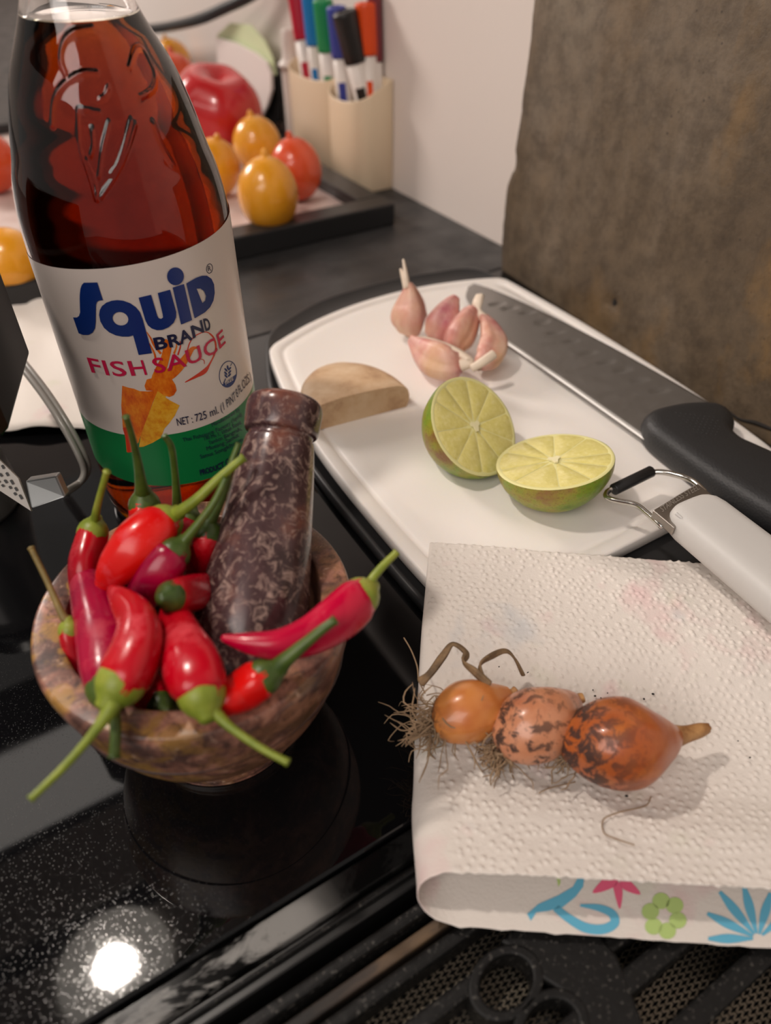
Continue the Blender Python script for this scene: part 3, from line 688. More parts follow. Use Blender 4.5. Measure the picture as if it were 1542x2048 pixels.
chili('chilli hidden at the back rim, thin hooked stalk standing up', [(354, 1040, .066, 24), (352, 1060, .065, 26), (346, 1100, .058, 24)], [(354, 1000, .076, 11), (350, 945, .088, 8), (343, 895, .098, 8), (330, 874, .102, 7)], mc_red, m_stemd)
chili('red chilli between the star calyx one and the pestle', [(416, 1066, .078, 29), (414, 1085, .075, 33), (404, 1130, .066, 30), (392, 1165, .056, 20)], [(428, 1030, .084, 12), (448, 985, .091, 9), (462, 930, .099, 8), (476, 890, .104, 6)], mc_red, m_stemd)
chili('thin red chilli at the far left with a dry brown stalk', [(140, 1258, .066, 22), (146, 1280, .063, 26), (162, 1330, .056, 28), (190, 1375, .050, 22)], [(124, 1228, .070, 9), (96, 1166, .075, 7), (64, 1100, .081, 7)], mc_red, m_stem, dry=m_stemb)
chili('dark red chilli low at the front, only its green calyx showing', [(322, 1412, .050, 30), (310, 1400, .049, 34), (290, 1370, .044, 36), (270, 1340, .038, 26)], [(352, 1426, .052, 12)], mc_red, m_stemd)
chili('small red chilli deep behind the star calyx one', [(378, 1040, .068, 26), (372, 1060, .066, 30), (356, 1100, .060, 26), (346, 1125, .055, 18)], [], mc_red, m_stemd)

# ================================================================== limes
m_rind = M('lime_rind', srgb(104, 132, 28), 0.38)
n1 = m_rind.noise(45, 5, 0.6)
rc = m_rind.ramp(n1, [(0.3, srgb(84, 118, 18)), (0.46, srgb(122, 148, 32)), (0.56, srgb(156, 148, 48)), (0.66, srgb(146, 104, 58))])
dots = m_rind.ramp(m_rind.voro(700), [(0.18, 0.5), (0.4, 0.0)])
m_rind.link(m_rind.mix(dots, rc, srgb(120, 96, 26)), 'Base Color'); m_rind.bump(m_rind.voro(600), 0.3, 0.0004)
m_pith = M('lime_pith', srgb(222, 216, 152), 0.45)
m_flesh = M('lime_flesh', srgb(182, 180, 84), 0.16)
m_flesh.link(m_flesh.ramp(m_flesh.noise(420, 4, 0.6, m_flesh.co((1, 1, 1))), [(0.3, srgb(214, 202, 114)), (0.6, srgb(224, 213, 136)), (0.8, srgb(232, 224, 164))]), 'Base Color')
m_flesh.set('Subsurface Weight', 0.08); m_flesh.set('Subsurface Radius', (0.006, 0.006, 0.002)); m_flesh.set('Coat Weight', 0.5); m_flesh.bump(m_flesh.noise(500, 3), 0.25, 0.0006)
m_core = M('lime_core', srgb(232, 224, 180), 0.5)
def lime(label, c, n, ra, rb, length, spin, nip=0.004):
    root = thing('lime_half', (c.x, c.y, BT), label, 'lime', 'lime halves on the board')
    mt = orient(n, c, RT); N = 56
    rot = Matrix.Rotation(spin, 4, 'Z'); mt = mt @ rot
    prof_ = [(math.cos(R(a)), math.sin(R(a))) for a in range(0, 91, 6)]
    vs, fs = [], []
    for i, (cr_, sr_) in enumerate(prof_):
        for k in range(N):
            a = 2*math.pi*k/N
            x, y = ra*cr_*math.cos(a), rb*cr_*math.sin(a)
            p = V((x, y, -length*sr_ - (nip*max(0, (sr_-0.93)/0.07) if sr_ > 0.93 else 0)))
            p *= 1+0.018*noise.noise(p*90)
            if i == 0: p.z = 0
            vs.append(mt @ p)
    m = len(prof_)
    for i in range(m-1):
        for k in range(N): fs.append((i*N+k, i*N+(k+1) % N, (i+1)*N+(k+1) % N, (i+1)*N+k))
    link_mesh('rind', vs, fs, m_rind, root)
    # cut face: pith ring disc, then the segments
    dv = []
    for s_, z in ((1.0, 0.0), (0.975, 0.0004), (0.94, 0.0003), (0.90, 0.0)):
        for k in range(N):
            a = 2*math.pi*k/N; dv.append(mt @ V((ra*s_*math.cos(a), rb*s_*math.sin(a), z)))
    df = [(i*N+k, i*N+(k+1) % N, (i+1)*N+(k+1) % N, (i+1)*N+k) for i in range(3) for k in range(N)] + [tuple(3*N+k for k in range(N))]
    link_mesh('pith', dv, df, m_pith, root)
    ns = 10; angs = [2*math.pi*(k+0.22*random.uniform(-1, 1))/ns for k in range(ns)]; angs.append(angs[0]+2*math.pi)
    for k in range(ns):
        a0, a1 = angs[k]+0.008, angs[k+1]-0.008; q = []
        am = (a0+a1)/2
        # outline: inner point, along one wall, the rounded rim, back
        inn = 0.10; out = 0.968
        O = [(inn, am)] + [(inn+(out-0.05-inn)*t, a0+(0.12/(8*t+1))*0.4) for t in (0.3, 0.65, 1.0)] + [(out, a0+(a1-a0)*t) for t in (0.12, 0.35, 0.65, 0.88)] + [(inn+(out-0.05-inn)*t, a1-(0.12/(8*t+1))*0.4) for t in (1.0, 0.65, 0.3)]
        P = [V((ra*r_*math.cos(a), rb*r_*math.sin(a), 0)) for r_, a in O]
        cen = sum(P, V())/len(P)
        vs2 = [mt @ (p+V((0, 0, 0.00005))) for p in P] + [mt @ (cen.lerp(p, 0.88)+V((0, 0, 0.00028))) for p in P] + [mt @ (cen+V((0, 0, 0.00036)))]
        n_ = len(P)
        f2 = [(i, (i+1) % n_, n_+(i+1) % n_, n_+i) for i in range(n_)] + [(n_+i, n_+(i+1) % n_, 2*n_) for i in range(n_)]
        link_mesh('segment', vs2, f2, m_flesh, root)
    cv = [mt @ V((0.0024*(1+0.35*math.sin(3*a))*math.cos(a), 0.0024*(1+0.35*math.sin(3*a))*math.sin(a), z)) for z in (0.0002, 0.0010) for a in [2*math.pi*k/14 for k in range(14)]]
    link_mesh('core', cv, [(k, (k+1) % 14, 14+(k+1) % 14, 14+k) for k in range(14)]+[tuple(range(14, 28))], m_core, root, smooth=False)
    return root
lime('lime half with brown scarred rind, cut face turned towards the second half', at(949, 852, 0.0365), camdir(0.50, 0.26, 0.82), 0.0248, 0.0252, 0.026, 0.4)
lime('lime half nearer the peeler, cut face turned up', at(1109, 921, 0.0355), camdir(-0.16, 0.83, 0.54), 0.0262, 0.0248, 0.0225, 0.1)

# ================================================================== palm sugar half disc
m_sug = M('palm_sugar', srgb(190, 158, 124), 0.6)
n1 = m_sug.noise(38, 7, 0.65)
m_sug.link(m_sug.ramp(n1, [(0.3, srgb(150, 112, 80)), (0.48, srgb(196, 162, 126)), (0.7, srgb(216, 190, 158))]), 'Base Color'); m_sug.bump(m_sug.noise(90, 6, 0.6), 0.25, 0.0008)
ca, cb = at(818, 812, BT), at(616, 866, BT)
mid = (ca+cb)/2; hx = (ca-cb).normalized(); hr = (ca-cb).length/2; hy = V((-hx.y, hx.x, 0)); hy = hy if hy.y > 0 else -hy
vs, fs = [], []; NS = 40
lev = [(0.94, 0.0), (1.0, 0.004), (1.0, 0.0075), (0.975, 0.0105), (0.92, 0.0128), (0.75, 0.0148), (0.35, 0.0160), (0.0, 0.0163)]
for s_, z in lev:
    for k in range(NS+1):
        a = math.pi*k/NS; 
        vs.append(mid + hx*(hr*s_*math.cos(a)) + hy*(hr*1.46*s_*math.sin(a)) + V((0, 0, z+0.0003*noise.noise(V((math.cos(a)*s_*4, math.sin(a)*s_*4, 0))))))
for i in range(len(lev)-1):
    for k in range(NS): fs.append((i*(NS+1)+k, i*(NS+1)+k+1, (i+1)*(NS+1)+k+1, (i+1)*(NS+1)+k))
# cut face and underside
fs.append([i*(NS+1) for i in range(len(lev))] + [i*(NS+1)+NS for i in range(len(lev)-2, -1, -1)])
fs.append(list(range(NS+1)))
o = tag(link_mesh('palm_sugar', vs, [tuple(f) for f in fs], m_sug, smooth=False), 'tan half disc of palm sugar with a straight cut side on the white board', 'palm sugar')
bevel(o, 0.0006, 2, 50); o.data.polygons.foreach_set('use_smooth', [len(p.vertices) == 4 for p in o.data.polygons])

# ================================================================== garlic
m_gar = M('garlic_skin', srgb(214, 160, 150), 0.42)
n1 = m_gar.noise(30, 3, 0.5); st = m_gar.noise(120, 4, 0.6, m_gar.co((1, 1, 0.25)))
m_gar.link(m_gar.mix(m_gar.ramp(st, [(0.4, 0.0), (0.7, 0.55)]), m_gar.ramp(n1, [(0.34, srgb(218, 176, 140)), (0.5, srgb(204, 142, 126)), (0.66, srgb(182, 100, 112))]), srgb(232, 200, 182)), 'Base Color')
m_gar.set('Subsurface Weight', 0.15); m_gar.set('Subsurface Radius', (0.004, 0.002, 0.002)); m_gar.bump(st, 0.25, 0.0006)
m_garw = M('garlic_papery', srgb(226, 208, 188), 0.5)
m_garb = M('garlic_root', srgb(150, 116, 84), 0.7)
def clove(label, pts, tail=None, root_at=None):
    P = [at(u, v, h) for u, v, h, r_ in pts]; Rr = [pxr(p[3], q) for p, q in zip(pts, P)]
    g = thing('garlic_clove', (P[0].x, P[0].y, BT), label, 'garlic', 'garlic cloves on the board')
    ph = random.random()*6
    sh = lambda a, f: (1 + 0.15*math.cos(3*a+ph) + 0.035*math.cos(9*a+ph))
    link_mesh('clove_skin', *tube(P, Rr, 28, 7, sh, 0.6), m_gar, g)
    d = (P[0]-P[1]).normalized()
    link_mesh('root_plate', *lathe([(Rr[0]*0.55, -0.0004), (Rr[0]*0.5, 0.001), (Rr[0]*0.2, 0.0014)], 14, orient(d, P[0]+d*Rr[0]*0.5)), m_garb, g)
    if tail:
        for tl in tail:
            T = [at(u, v, h) for u, v, h, r_ in tl]; Tr = [pxr(t[3], q) for t, q in zip(tl, T)]
            link_mesh('papery_tip', *tube(T, Tr, 8, 5, lambda a, f: 1+0.35*math.cos(2*a), 0.4), m_garw, g)
    return g
clove('garlic clove standing upright with long papery strands at its tip', [(822, 654, .026, 27), (820, 636, .032, 35), (821, 610, .039, 29), (820, 585, .046, 17), (817, 570, .050, 9)], [[(815, 575, .049, 8), (812, 550, .055, 6), (807, 520, .061, 3)], [(814, 575, .049, 7), (806, 552, .054, 4), (801, 538, .057, 2)]])
clove('brownish garlic clove leaning behind the front clove, next to the upright one', [(872, 668, .026, 24), (880, 652, .030, 30), (893, 628, .036, 25), (905, 606, .041, 15), (911, 597, .043, 9)])
clove('pink garlic clove in the middle leaning towards the knife tip', [(908, 690, .026, 22), (915, 674, .029, 30), (928, 650, .034, 28), (940, 628, .039, 20), (945, 620, .041, 14)])
clove('largest pink garlic clove lying on its side at the front of the pile', [(912, 726, .0285, 22), (896, 728, .0285, 31), (872, 718, .0285, 33), (850, 703, .029, 25), (830, 686, .030, 13), (824, 680, .030, 9)], [[(922, 730, .030, 10), (940, 722, .032, 8), (905, 700, .034, 9), (860, 682, .033, 8), (832, 677, .031, 6)]])
clove('pink garlic clove curved at the right end of the pile, papery tip over the blade', [(962, 728, .0245, 17), (974, 716, .026, 26), (984, 690, .029, 28), (978, 660, .034, 20), (967, 635, .038, 10)], [[(966, 636, .038, 8), (957, 622, .041, 5), (955, 606, .044, 9), (959, 592, .046, 8)], [(988, 708, .036, 7), (968, 722, .034, 7), (944, 737, .030, 6)]])

# ================================================================== knife
m_blade = M('knife_steel', (0.36, 0.345, 0.33, 1), 0.4, 0.9)
m_blade.link(m_blade.ramp(m_blade.noise(200, 3, 0.5, m_blade.co((1, 1, 1))), [(0.3, 0.38), (0.7, 0.46)]), 'Roughness')
m_edge = M('knife_edge_glint', (0.82, 0.80, 0.77, 1), 0.45, 0.4)  # highlight along the bevel put into its pale base colour
m_grip = M('black_grip', (0.018, 0.018, 0.019, 1), 0.5)
m_grip.bump(m_grip.voro(900), 0.25, 0.0004)
kz = BT+0.0075
spine = [(948, 567), (980, 577), (1040, 602), (1120, 640), (1220, 692), (1320, 748), (1440, 818)]
edge = [(936, 574), (934, 602), (980, 656), (1058, 712), (1140, 768), (1220, 824), (1300, 880)]
hz = [kz-0.0030, kz-0.0025, kz-0.002, kz-0.001, kz, kz, kz]
sp = cr([tuple(at(u, v, z+0.001)) for (u, v), z in zip(spine, hz)], 24); eg = cr([tuple(at(u, v, z-0.0005)) for (u, v), z in zip(edge, hz)], 24)
kn = thing('kitchen_knife', tuple(at(1290, 820, BT)), 'long kitchen knife with dimpled steel blade and black handle', 'knife')
dim_px = [(994, 603), (1020, 612), (1055, 622), (1085, 642), (1112, 664), (1143, 682), (1177, 707), (1213, 726), (1245, 742), (1280, 762), (1318, 783)]
NB = 30; vs = []
dims = [(at(u, v, kz), camdir(0.93, 0.36, 0)) for u, v in dim_px]
for i, (a, b) in enumerate(zip(sp, eg)):
    a, b = V(a), V(b)
    for k in range(NB+1):
        p = a.lerp(b, k/NB)
        dz = 0
        for c, ax_ in dims:
            d = p-c; 
            if abs(d.x) < 0.012 and abs(d.y) < 0.012:
                axx = V((ax_.x, ax_.y, 0)).normalized(); u_ = d.dot(axx)/0.0062; w_ = (V((d.x, d.y, 0))-axx*d.dot(axx)).length/0.0022
                q = u_*u_+w_*w_
                if q < 1: dz = min(dz, -0.0012*(1-q)**0.8)
        vs.append(p+V((0, 0, dz)))
nt = len(vs); L = len(sp)
for i, (a, b) in enumerate(zip(sp, eg)):
    for k in range(NB+1):
        p = V(a).lerp(V(b), k/NB); vs.append(p-V((0, 0, 0.0019*(1-k/NB)+0.0002)))
W1 = NB+1
fs = [(i*W1+k, i*W1+k+1, (i+1)*W1+k+1, (i+1)*W1+k) for i in range(L-1) for k in range(NB)]
fs += [(nt+i*W1+k+1, nt+i*W1+k, nt+(i+1)*W1+k, nt+(i+1)*W1+k+1) for i in range(L-1) for k in range(NB)]
per = [(i, 0) for i in range(L)]+[(L-1, k) for k in range(1, W1)]+[(i, NB) for i in range(L-2, -1, -1)]+[(0, k) for k in range(NB-1, 0, -1)]
idx = [i*W1+k for i, k in per]
fs += [(idx[i], idx[(i+1) % len(idx)], nt+idx[(i+1) % len(idx)], nt+idx[i]) for i in range(len(idx))]
link_mesh('blade', vs, fs, m_blade, kn)
# ground bevel along the cutting edge
ev = []
for i in range(30, L):
    b = V(eg[i]); a = V(sp[i]); d = (b-a).normalized()
    ev += [b-d*0.0006+V((0, 0, 0.0002)), b+d*0.0016-V((0, 0, 0.0006)), b+d*0.0016-V((0, 0, 0.0009)), b-d*0.0006-V((0, 0, 0.0006))]
nl = len(ev)//4
ef = [(i*4+q, i*4+(q+1) % 4, (i+1)*4+(q+1) % 4, (i+1)*4+q) for i in range(nl-1) for q in range(4)]+[(0, 1, 2, 3), tuple((nl-1)*4+q for q in (3, 2, 1, 0))]
link_mesh('cutting_edge', ev, ef, m_edge, kn)
# handle: flat outline lofted with a rounded section
hout_px = [(1285, 862), (1283, 846), (1296, 834), (1320, 826), (1360, 818), (1400, 816), (1432, 820), (1456, 832), (1468, 852), (1465, 872), (1480, 888), (1510, 902), (1560, 925), (1640, 965), (1720, 1010), (1760, 1060), (1720, 1105), (1640, 1085), (1560, 1052), (1500, 1022), (1440, 984), (1390, 950), (1340, 912), (1300, 880)]
H0 = BT+0.0005
op2 = [at(u, v, 0.024) for u, v in hout_px]
op2 = [V(p) for p in cr([tuple(p) for p in op2]+[tuple(op2[0])], 4)[:-1]]
cen = [at(u, v, 0.024) for u, v in ((1330, 860), (1400, 880), (1470, 940), (1560, 990), (1680, 1050))]
def inset(P, d):
    n = len(P); out = []
    for i in range(n):
        t = (P[(i+2) % n]-P[i-2]).normalized(); nn = V((-t.y, t.x, 0))
        c = min(cen, key=lambda q: (q-P[i]).length)
        if nn.dot(c-P[i]) < 0: nn = -nn
        out.append(P[i]+nn*d)
    return out
hl = [(0.0045, BT+0.0002), (0.0018, BT+0.0016), (0.0003, BT+0.005), (0.0, BT+0.0085), (0.0006, BT+0.012), (0.0022, BT+0.0145), (0.0045, BT+0.0160), (0.0075, BT+0.0168)]
vs = []; n = len(op2)
for d, z in hl: vs += [V((p.x, p.y, z)) for p in inset(op2, d)]
fs = [(i*n+k, i*n+(k+1) % n, (i+1)*n+(k+1) % n, (i+1)*n+k) for i in range(len(hl)-1) for k in range(n)] + [tuple(range(n))[::-1], tuple((len(hl)-1)*n+k for k in range(n))]
link_mesh('handle', vs, fs, m_grip, kn)
# raised grip dots on the thumb rest
dp = []
for r_ in range(7):
    for q in range(9):
        u, v = 1352+q*9.5+r_*7, 826+r_*6.5+q*1.2
        if u < 1440: dp.append(lathe([(0.00035, 0), (0.0003, 0.0003), (0.00001, 0.00042)], 6, Matrix.Translation(at(u, v, BT+0.0166))))
tag(link_mesh('grip_dots', *geo_join(dp), m_grip, kn), 'raised grip dots', kind='stuff')

# ================================================================== peeler
m_sil = M('frosted_handle', srgb(196, 193, 189), 0.5); m_sil.set('Subsurface Weight', 0.5); m_sil.set('Subsurface Radius', (0.02, 0.02, 0.02)); m_sil.set('Subsurface Scale', 0.3)
m_wire = M('polished_wire', (0.62, 0.60, 0.56, 1), 0.14, 1.0)
m_plate = M('brushed_plate', (0.36, 0.33, 0.30, 1), 0.35, 1.0)
m_blk = M('black_rubber', (0.010, 0.010, 0.011, 1), 0.42)
pe = thing('wire_slicer', tuple(at(1345, 1040, BT)), 'wire slicer with frosted white handle and black roller beside the towel', 'slicer')
# handle: axis from the collar to beyond the frame
h_a, h_b = at(1372, 1018, 0.036), at(1760, 1330, 0.034)
hax = (h_b-h_a).normalized(); hside = hax.cross(V((0, 0, 1))).normalized(); hup = hside.cross(hax).normalized()
if hup.z < 0: hup = -hup
secs = [(-0.0012, .55, .55), (0.0, .74, .74), (0.0015, .86, .86), (0.004, .97, .96), (0.008, 1.02, 1.0), (0.03, 1.04, 1.0), (0.06, 1.08, 1.02), (0.09, 1.1, 1.0), (0.115, 1.0, .9), (0.120, .8, .7)]
NH = 40; vs = []
for x, sw, sh in secs:
    for k in range(NH):
        a = 2*math.pi*k/NH; c, s = math.cos(a), math.sin(a); e = 0.42
        vs.append(h_a+hax*x+hside*(math.copysign(abs(c)**e, c)*0.0135*sw)+hup*(math.copysign(abs(s)**0.8, s)*0.0075*sh))
fs = [(i*NH+k, i*NH+(k+1) % NH, (i+1)*NH+(k+1) % NH, (i+1)*NH+k) for i in range(len(secs)-1) for k in range(NH)] + [tuple(range(NH))[::-1], tuple((len(secs)-1)*NH+k for k in range(NH))]
link_mesh('handle', vs, fs, m_sil, pe)
# moulded ridge along the near side
rv, rf = tube([h_a+hax*x-hside*(-0.0112 if (h_a-hside*0.0112-CAM).dot(RT) > (h_a+hside*0.0112-CAM).dot(RT) else 0.0112)+hup*0.0052 for x in (0.004, 0.03, 0.06, 0.11)], [0.0008]*4, 8, 4)
link_mesh('moulded_seam', rv, rf, m_sil, pe)
# steel collar
cA_, cB_ = at(1303, 1028, 0.036), at(1392, 974, 0.036)
cd = (cB_-cA_).normalized()
q0 = [cA_, cB_, cB_+hax*0.012, cA_+hax*0.012]
vs = [p+V((0, 0, 0.0022)) for p in q0]+[p-V((0, 0, 0.0022)) for p in q0]
o = link_mesh('steel_collar', vs, [(0, 1, 2, 3), (7, 6, 5, 4), (0, 4, 5, 1), (1, 5, 6, 2), (2, 6, 7, 3), (3, 7, 4, 0)], m_plate, pe, smooth=False); bevel(o, 0.0006, 3)
tv, tf = lay_text('STAINLESS STEEL', [(1325, 1024), (1360, 1000), (1400, 978)], (-6, -10), (-6, -10), 0.4, 0.0)
link_mesh('engraved_words', [at(u, v, 0.0384) for u, v in tv], tf, M('engraving', (0.8, 0.78, 0.75, 1), 0.4, 1.0), o, smooth=False)
wl = [(1322, 1052, .034), (1296, 1028, .033), (1272, 1010, .032), (1240, 1003, .030), (1220, 998, .029), (1212, 991, .029), (1217, 982, .029), (1232, 975, .0295)]
wr = [(1408, 982, .035), (1390, 965, .034), (1372, 956, .033), (1345, 948, .032), (1322, 944, .031), (1305, 945, .030), (1296, 950, .030)]
for pts_ in (wl, wr):
    link_mesh('wire_arm', *tube([at(*p) for p in pts_], [pxr(6.0, at(*p)) for p in pts_], 10, 5), m_wire, pe)
link_mesh('roller', *tube([at(1228, 979, .0295), at(1302, 943, .0302)], [pxr(12, at(1260, 960, .03))]*2, 16, 1, capround=0.25), m_blk, pe)

# ================================================================== paper towel
m_tow = M('paper_towel', srgb(222, 214, 206), 0.85)
v2 = m_tow.co((1, 1, 0.4))
fib = m_tow.noise(900, 4, 0.7)
pinkm = m_tow.ramp(m_tow.noise(34, 3, 0.5, m_tow.co(loc=(0.37, 0.1, 0))), [(0.58, 0.0), (0.70, 0.28)])
bluem = m_tow.ramp(m_tow.noise(30, 3, 0.5, m_tow.co(loc=(1.3, 0.9, 0))), [(0.60, 0.0), (0.72, 0.24)])
grnm = m_tow.ramp(m_tow.noise(36, 3, 0.5, m_tow.co(loc=(2.6, 1.7, 0))), [(0.62, 0.0), (0.74, 0.16)])
c = m_tow.mix(pinkm, srgb(222, 214, 206), srgb(214, 120, 142)); c = m_tow.mix(bluem, c, srgb(120, 160, 190)); c = m_tow.mix(grnm, c, srgb(160, 185, 110))
m_tow.link(c, 'Base Color')
m_tow.bump(m_tow.math('ADD', fib, m_tow.math('MULTIPLY', m_tow.noise(260, 3), 0.8)), 0.35, 0.0006)
T0 = V((0.1358, 0.1824, 0)); TA = V((0.787, -0.617, 0)); TB = V((-0.617, -0.787, 0))
def interp(tab, t):
    for (a, x), (b, y) in zip(tab, tab[1:]):
        if t <= b:
            f = max(0, (t-a)/(b-a)); f = f*f*(3-2*f); return x+(y-x)*f
    return tab[-1][1]
ZU = [(0, BT+.0016), (0.045, BT+.0018), (0.075, 0.0125), (0.100, 0.0125), (0.120, 0.0160), (0.145, 0.0180)]
ZL = [(0, BT+.0004), (0.045, BT+.0004), (0.066, 0.0045), (0.085, 0.0016), (0.16, 0.0010)]
LEAN = [(0, 0), (0.045, 0.0), (0.085, 0.0008), (0.113, 0.0020), (0.15, 0.0062)]
WT = 0.20; rowsT = 300
sec_n = (60, 16, 400)
def tw(f, t, part, g):
    zu, zl = interp(ZU, t), interp(ZL, t); rr = max((zu-zl)/2, 0.0004)
    if part == 0: s, z = rr*1.5+(WT-rr*1.5)*(1-g), zl
    elif part == 1:
        a = -math.pi/2-math.pi*g; s, z = rr*1.5+rr*1.5*math.cos(a), (zu+zl)/2+rr*math.sin(a)
    else: s, z = rr*1.5+(WT-rr*1.5)*g, zu
    return s, z
DOTS = {}
rd = random.Random(9)
for iy in range(-2, 62):
    for ix in range(-2, 80):
        sx = (ix+0.5*(iy % 2))*0.0031+rd.uniform(-.0009, .0009); ty = iy*0.0027+rd.uniform(-.0008, .0008)+0.0012*math.sin(sx*90)
        DOTS.setdefault((int(sx//0.0027), int(ty//0.0027)), []).append((sx, ty, rd.uniform(.5, 1.25)*(rd.random() > .12)))
def emboss(s, t):
    k0, k1 = int(s//0.0027), int(t//0.0027); h = 0
    for a in (-1, 0, 1):
        for b in (-1, 0, 1):
            for sx, ty, q in DOTS.get((k0+a, k1+b), ()):
                d2 = ((s-sx)**2+(t-ty)**2)/(0.0006**2)
                if d2 < 6: h += q*0.00075*math.exp(-d2)
    return h
vs = []; prof_idx = [(0, k/sec_n[0]) for k in range(sec_n[0])] + [(1, k/sec_n[1]) for k in range(sec_n[1])] + [(2, k/sec_n[2]) for k in range(sec_n[2]+1)]
for i in range(rowsT+1):
    f = i/rowsT
    for pt_, g in prof_idx:
        tm = {0: 0.1465-0.0085*(1-g), 1: 0.1465-0.0085*(0.5-0.5*math.cos(math.pi*g)), 2: 0.1380-0.0120*g}[pt_]
        t = f*tm
        s, z = tw(f, t, pt_, g)
        if pt_ == 2:
            wv = noise.noise(V((s*22, t*18, 3.1)))*0.0010 + noise.noise(V((s*50, t*60, 1.7)))*0.0004
            z += max(wv, -0.0006)*min(1, g*12) + emboss(s, t)
        lean = interp(LEAN, t)
        p = T0+TA*(s + lean) + TB*t; p.z = z
        p += TB*0.0007*noise.noise(V((s*500, f, 2)))*(1 if i in (0, rowsT) else 0)
        vs.append(p)
W1 = len(prof_idx)
fs = [(i*W1+k, i*W1+k+1, (i+1)*W1+k+1, (i+1)*W1+k) for i in range(rowsT) for k in range(W1-1)]
tow = thing('paper_towel', tuple(T0+TB*0.07), 'folded white embossed paper towel with printed flowers, under the shallots', 'paper towel')
o = link_mesh('towel_sheet', vs, fs, m_tow, tow)
sol = o.modifiers.new('thick', 'SOLIDIFY'); sol.thickness = 0.0003; sol.offset = 0
# printed flowers on the inner face of the lower fold
cT = lambda P: [(780+x*.494, 1240+y*.494) for x, y in P]
m_pb = M('flower_blue', srgb(98, 176, 206), 0.85); m_pp = M('flower_pink', srgb(226, 96, 130), 0.85); m_pg = M('flower_green', srgb(176, 200, 122), 0.85)
def decal(name, loops, mat):
    vs, fs = fill2d([cT(l) for l in loops], 10)
    out = []
    for u, v in vs:
        p = at(u, v, 0.00135); t = (p-T0).dot(TB); p = at(u, v, interp(ZL, t)+0.00035); out.append(p)
    o = link_mesh(name, out, fs, mat, tow); return o
decal('flower_print', [[(555, 1190), (600, 1150), (680, 1115), (740, 1080), (765, 1035), (788, 1030), (782, 1080), (750, 1122), (700, 1162), (640, 1178), (592, 1184), (570, 1218)]], m_pb)
decal('flower_print', [stroke([(670, 1165), (720, 1205), (790, 1245), (860, 1252), (908, 1228), (900, 1190), (845, 1165), (770, 1155)], [30, 34, 40, 40, 38, 34, 28, 10])], m_pb)
for pet in ([(868, 1040), (820, 1105), (905, 1082), (925, 1040)], [(903, 1080), (915, 1130), (930, 1170), (940, 1130), (940, 1085), (922, 1060)], [(925, 1045), (960, 1045), (1015, 1110), (945, 1090)]):
    decal('flower_print', [cr(pet+[pet[0]], 4)[:-1]], m_pp)
for k in range(6):
    a = 2*math.pi*k/6+0.3; decal('flower_print', [blob(1110+58*math.cos(a), 1198+62*math.sin(a), 36, 34, 0, 14)], m_pg)
for x, y in ((1335, 1100), (1432, 1075), (1540, 1105), (1285, 1188), (1288, 1290), (1650, 1150)):
    cx_, cy_ = 1490, 1290
    decal('flower_print', [stroke([(cx_+(x-cx_)*.10, cy_+(y-cy_)*.10), (cx_+(x-cx_)*.6, cy_+(y-cy_)*.6), (x, y)], [10, 38, 14])], m_pb)
decal('flower_print', [[(672, 1035), (690, 1035), (690, 1065), (682, 1080)]], m_pg)

# ================================================================== shallots
m_sh = {}
def shallot_mat(name, c1, c2, c3, dirt):
    m = M(name, c1, 0.32); m.set('Coat Weight', 0.2)
    n = m.noise(40, 3, 0.5); s = m.noise(160, 4, 0.6, m.co((1, 1, 1)))
    c = m.ramp(n, [(0.3, c1), (0.55, c2), (0.8, c3)])
    c = m.mix(m.ramp(s, [(0.45, 0.0), (0.75, 0.5)]), c, c3)
    ff_ = m.attr('along')
    dm = m.math('MULTIPLY', m.ramp(m.noise(210, 7, 0.72, m.co(loc=(dirt, 0, 0)), 0.6), [(0.49 if dirt > .9 else .46, 0.0), (0.56 if dirt > .9 else .52, 1.0)]), m.ramp(ff_, [(min(0.3, dirt*0.6), 1.0), (dirt, 0.0)]))
    c = m.mix(m.math('MULTIPLY', dm, 0.92), c, srgb(40, 26, 24)); m.link(c, 'Base Color')
    m.link(m.ramp(dm, [(0, 0.3), (1, 0.7)]), 'Roughness'); m.bump(s, 0.12, 0.0004); return m
m_sh1 = shallot_mat('shallot_skin_gold', srgb(198, 118, 50), srgb(204, 132, 70), srgb(178, 92, 34), 0.22)
m_sh2 = shallot_mat('shallot_skin_dusty', srgb(190, 122, 86), srgb(204, 140, 104), srgb(172, 98, 62), 0.95)
m_sh3 = shallot_mat('shallot_skin_copper', srgb(176, 92, 34), srgb(168, 84, 40), srgb(196, 118, 58), 0.62)
m_root = M('dry_roots', srgb(150, 124, 96), 0.8)
m_leaf = M('dry_leaf', srgb(112, 92, 66), 0.75)
m_leaf.link(m_leaf.ramp(m_leaf.noise(140, 4, 0.6), [(0.3, srgb(78, 62, 44)), (0.7, srgb(148, 118, 84))]), 'Base Color')
m_neck = M('dry_neck', srgb(176, 124, 68), 0.6)
m_neck.link(m_neck.ramp(m_neck.noise(160, 4, 0.6, m_neck.co((1, 1, 1))), [(0.3, srgb(130, 82, 40)), (0.7, srgb(202, 154, 98))]), 'Base Color')
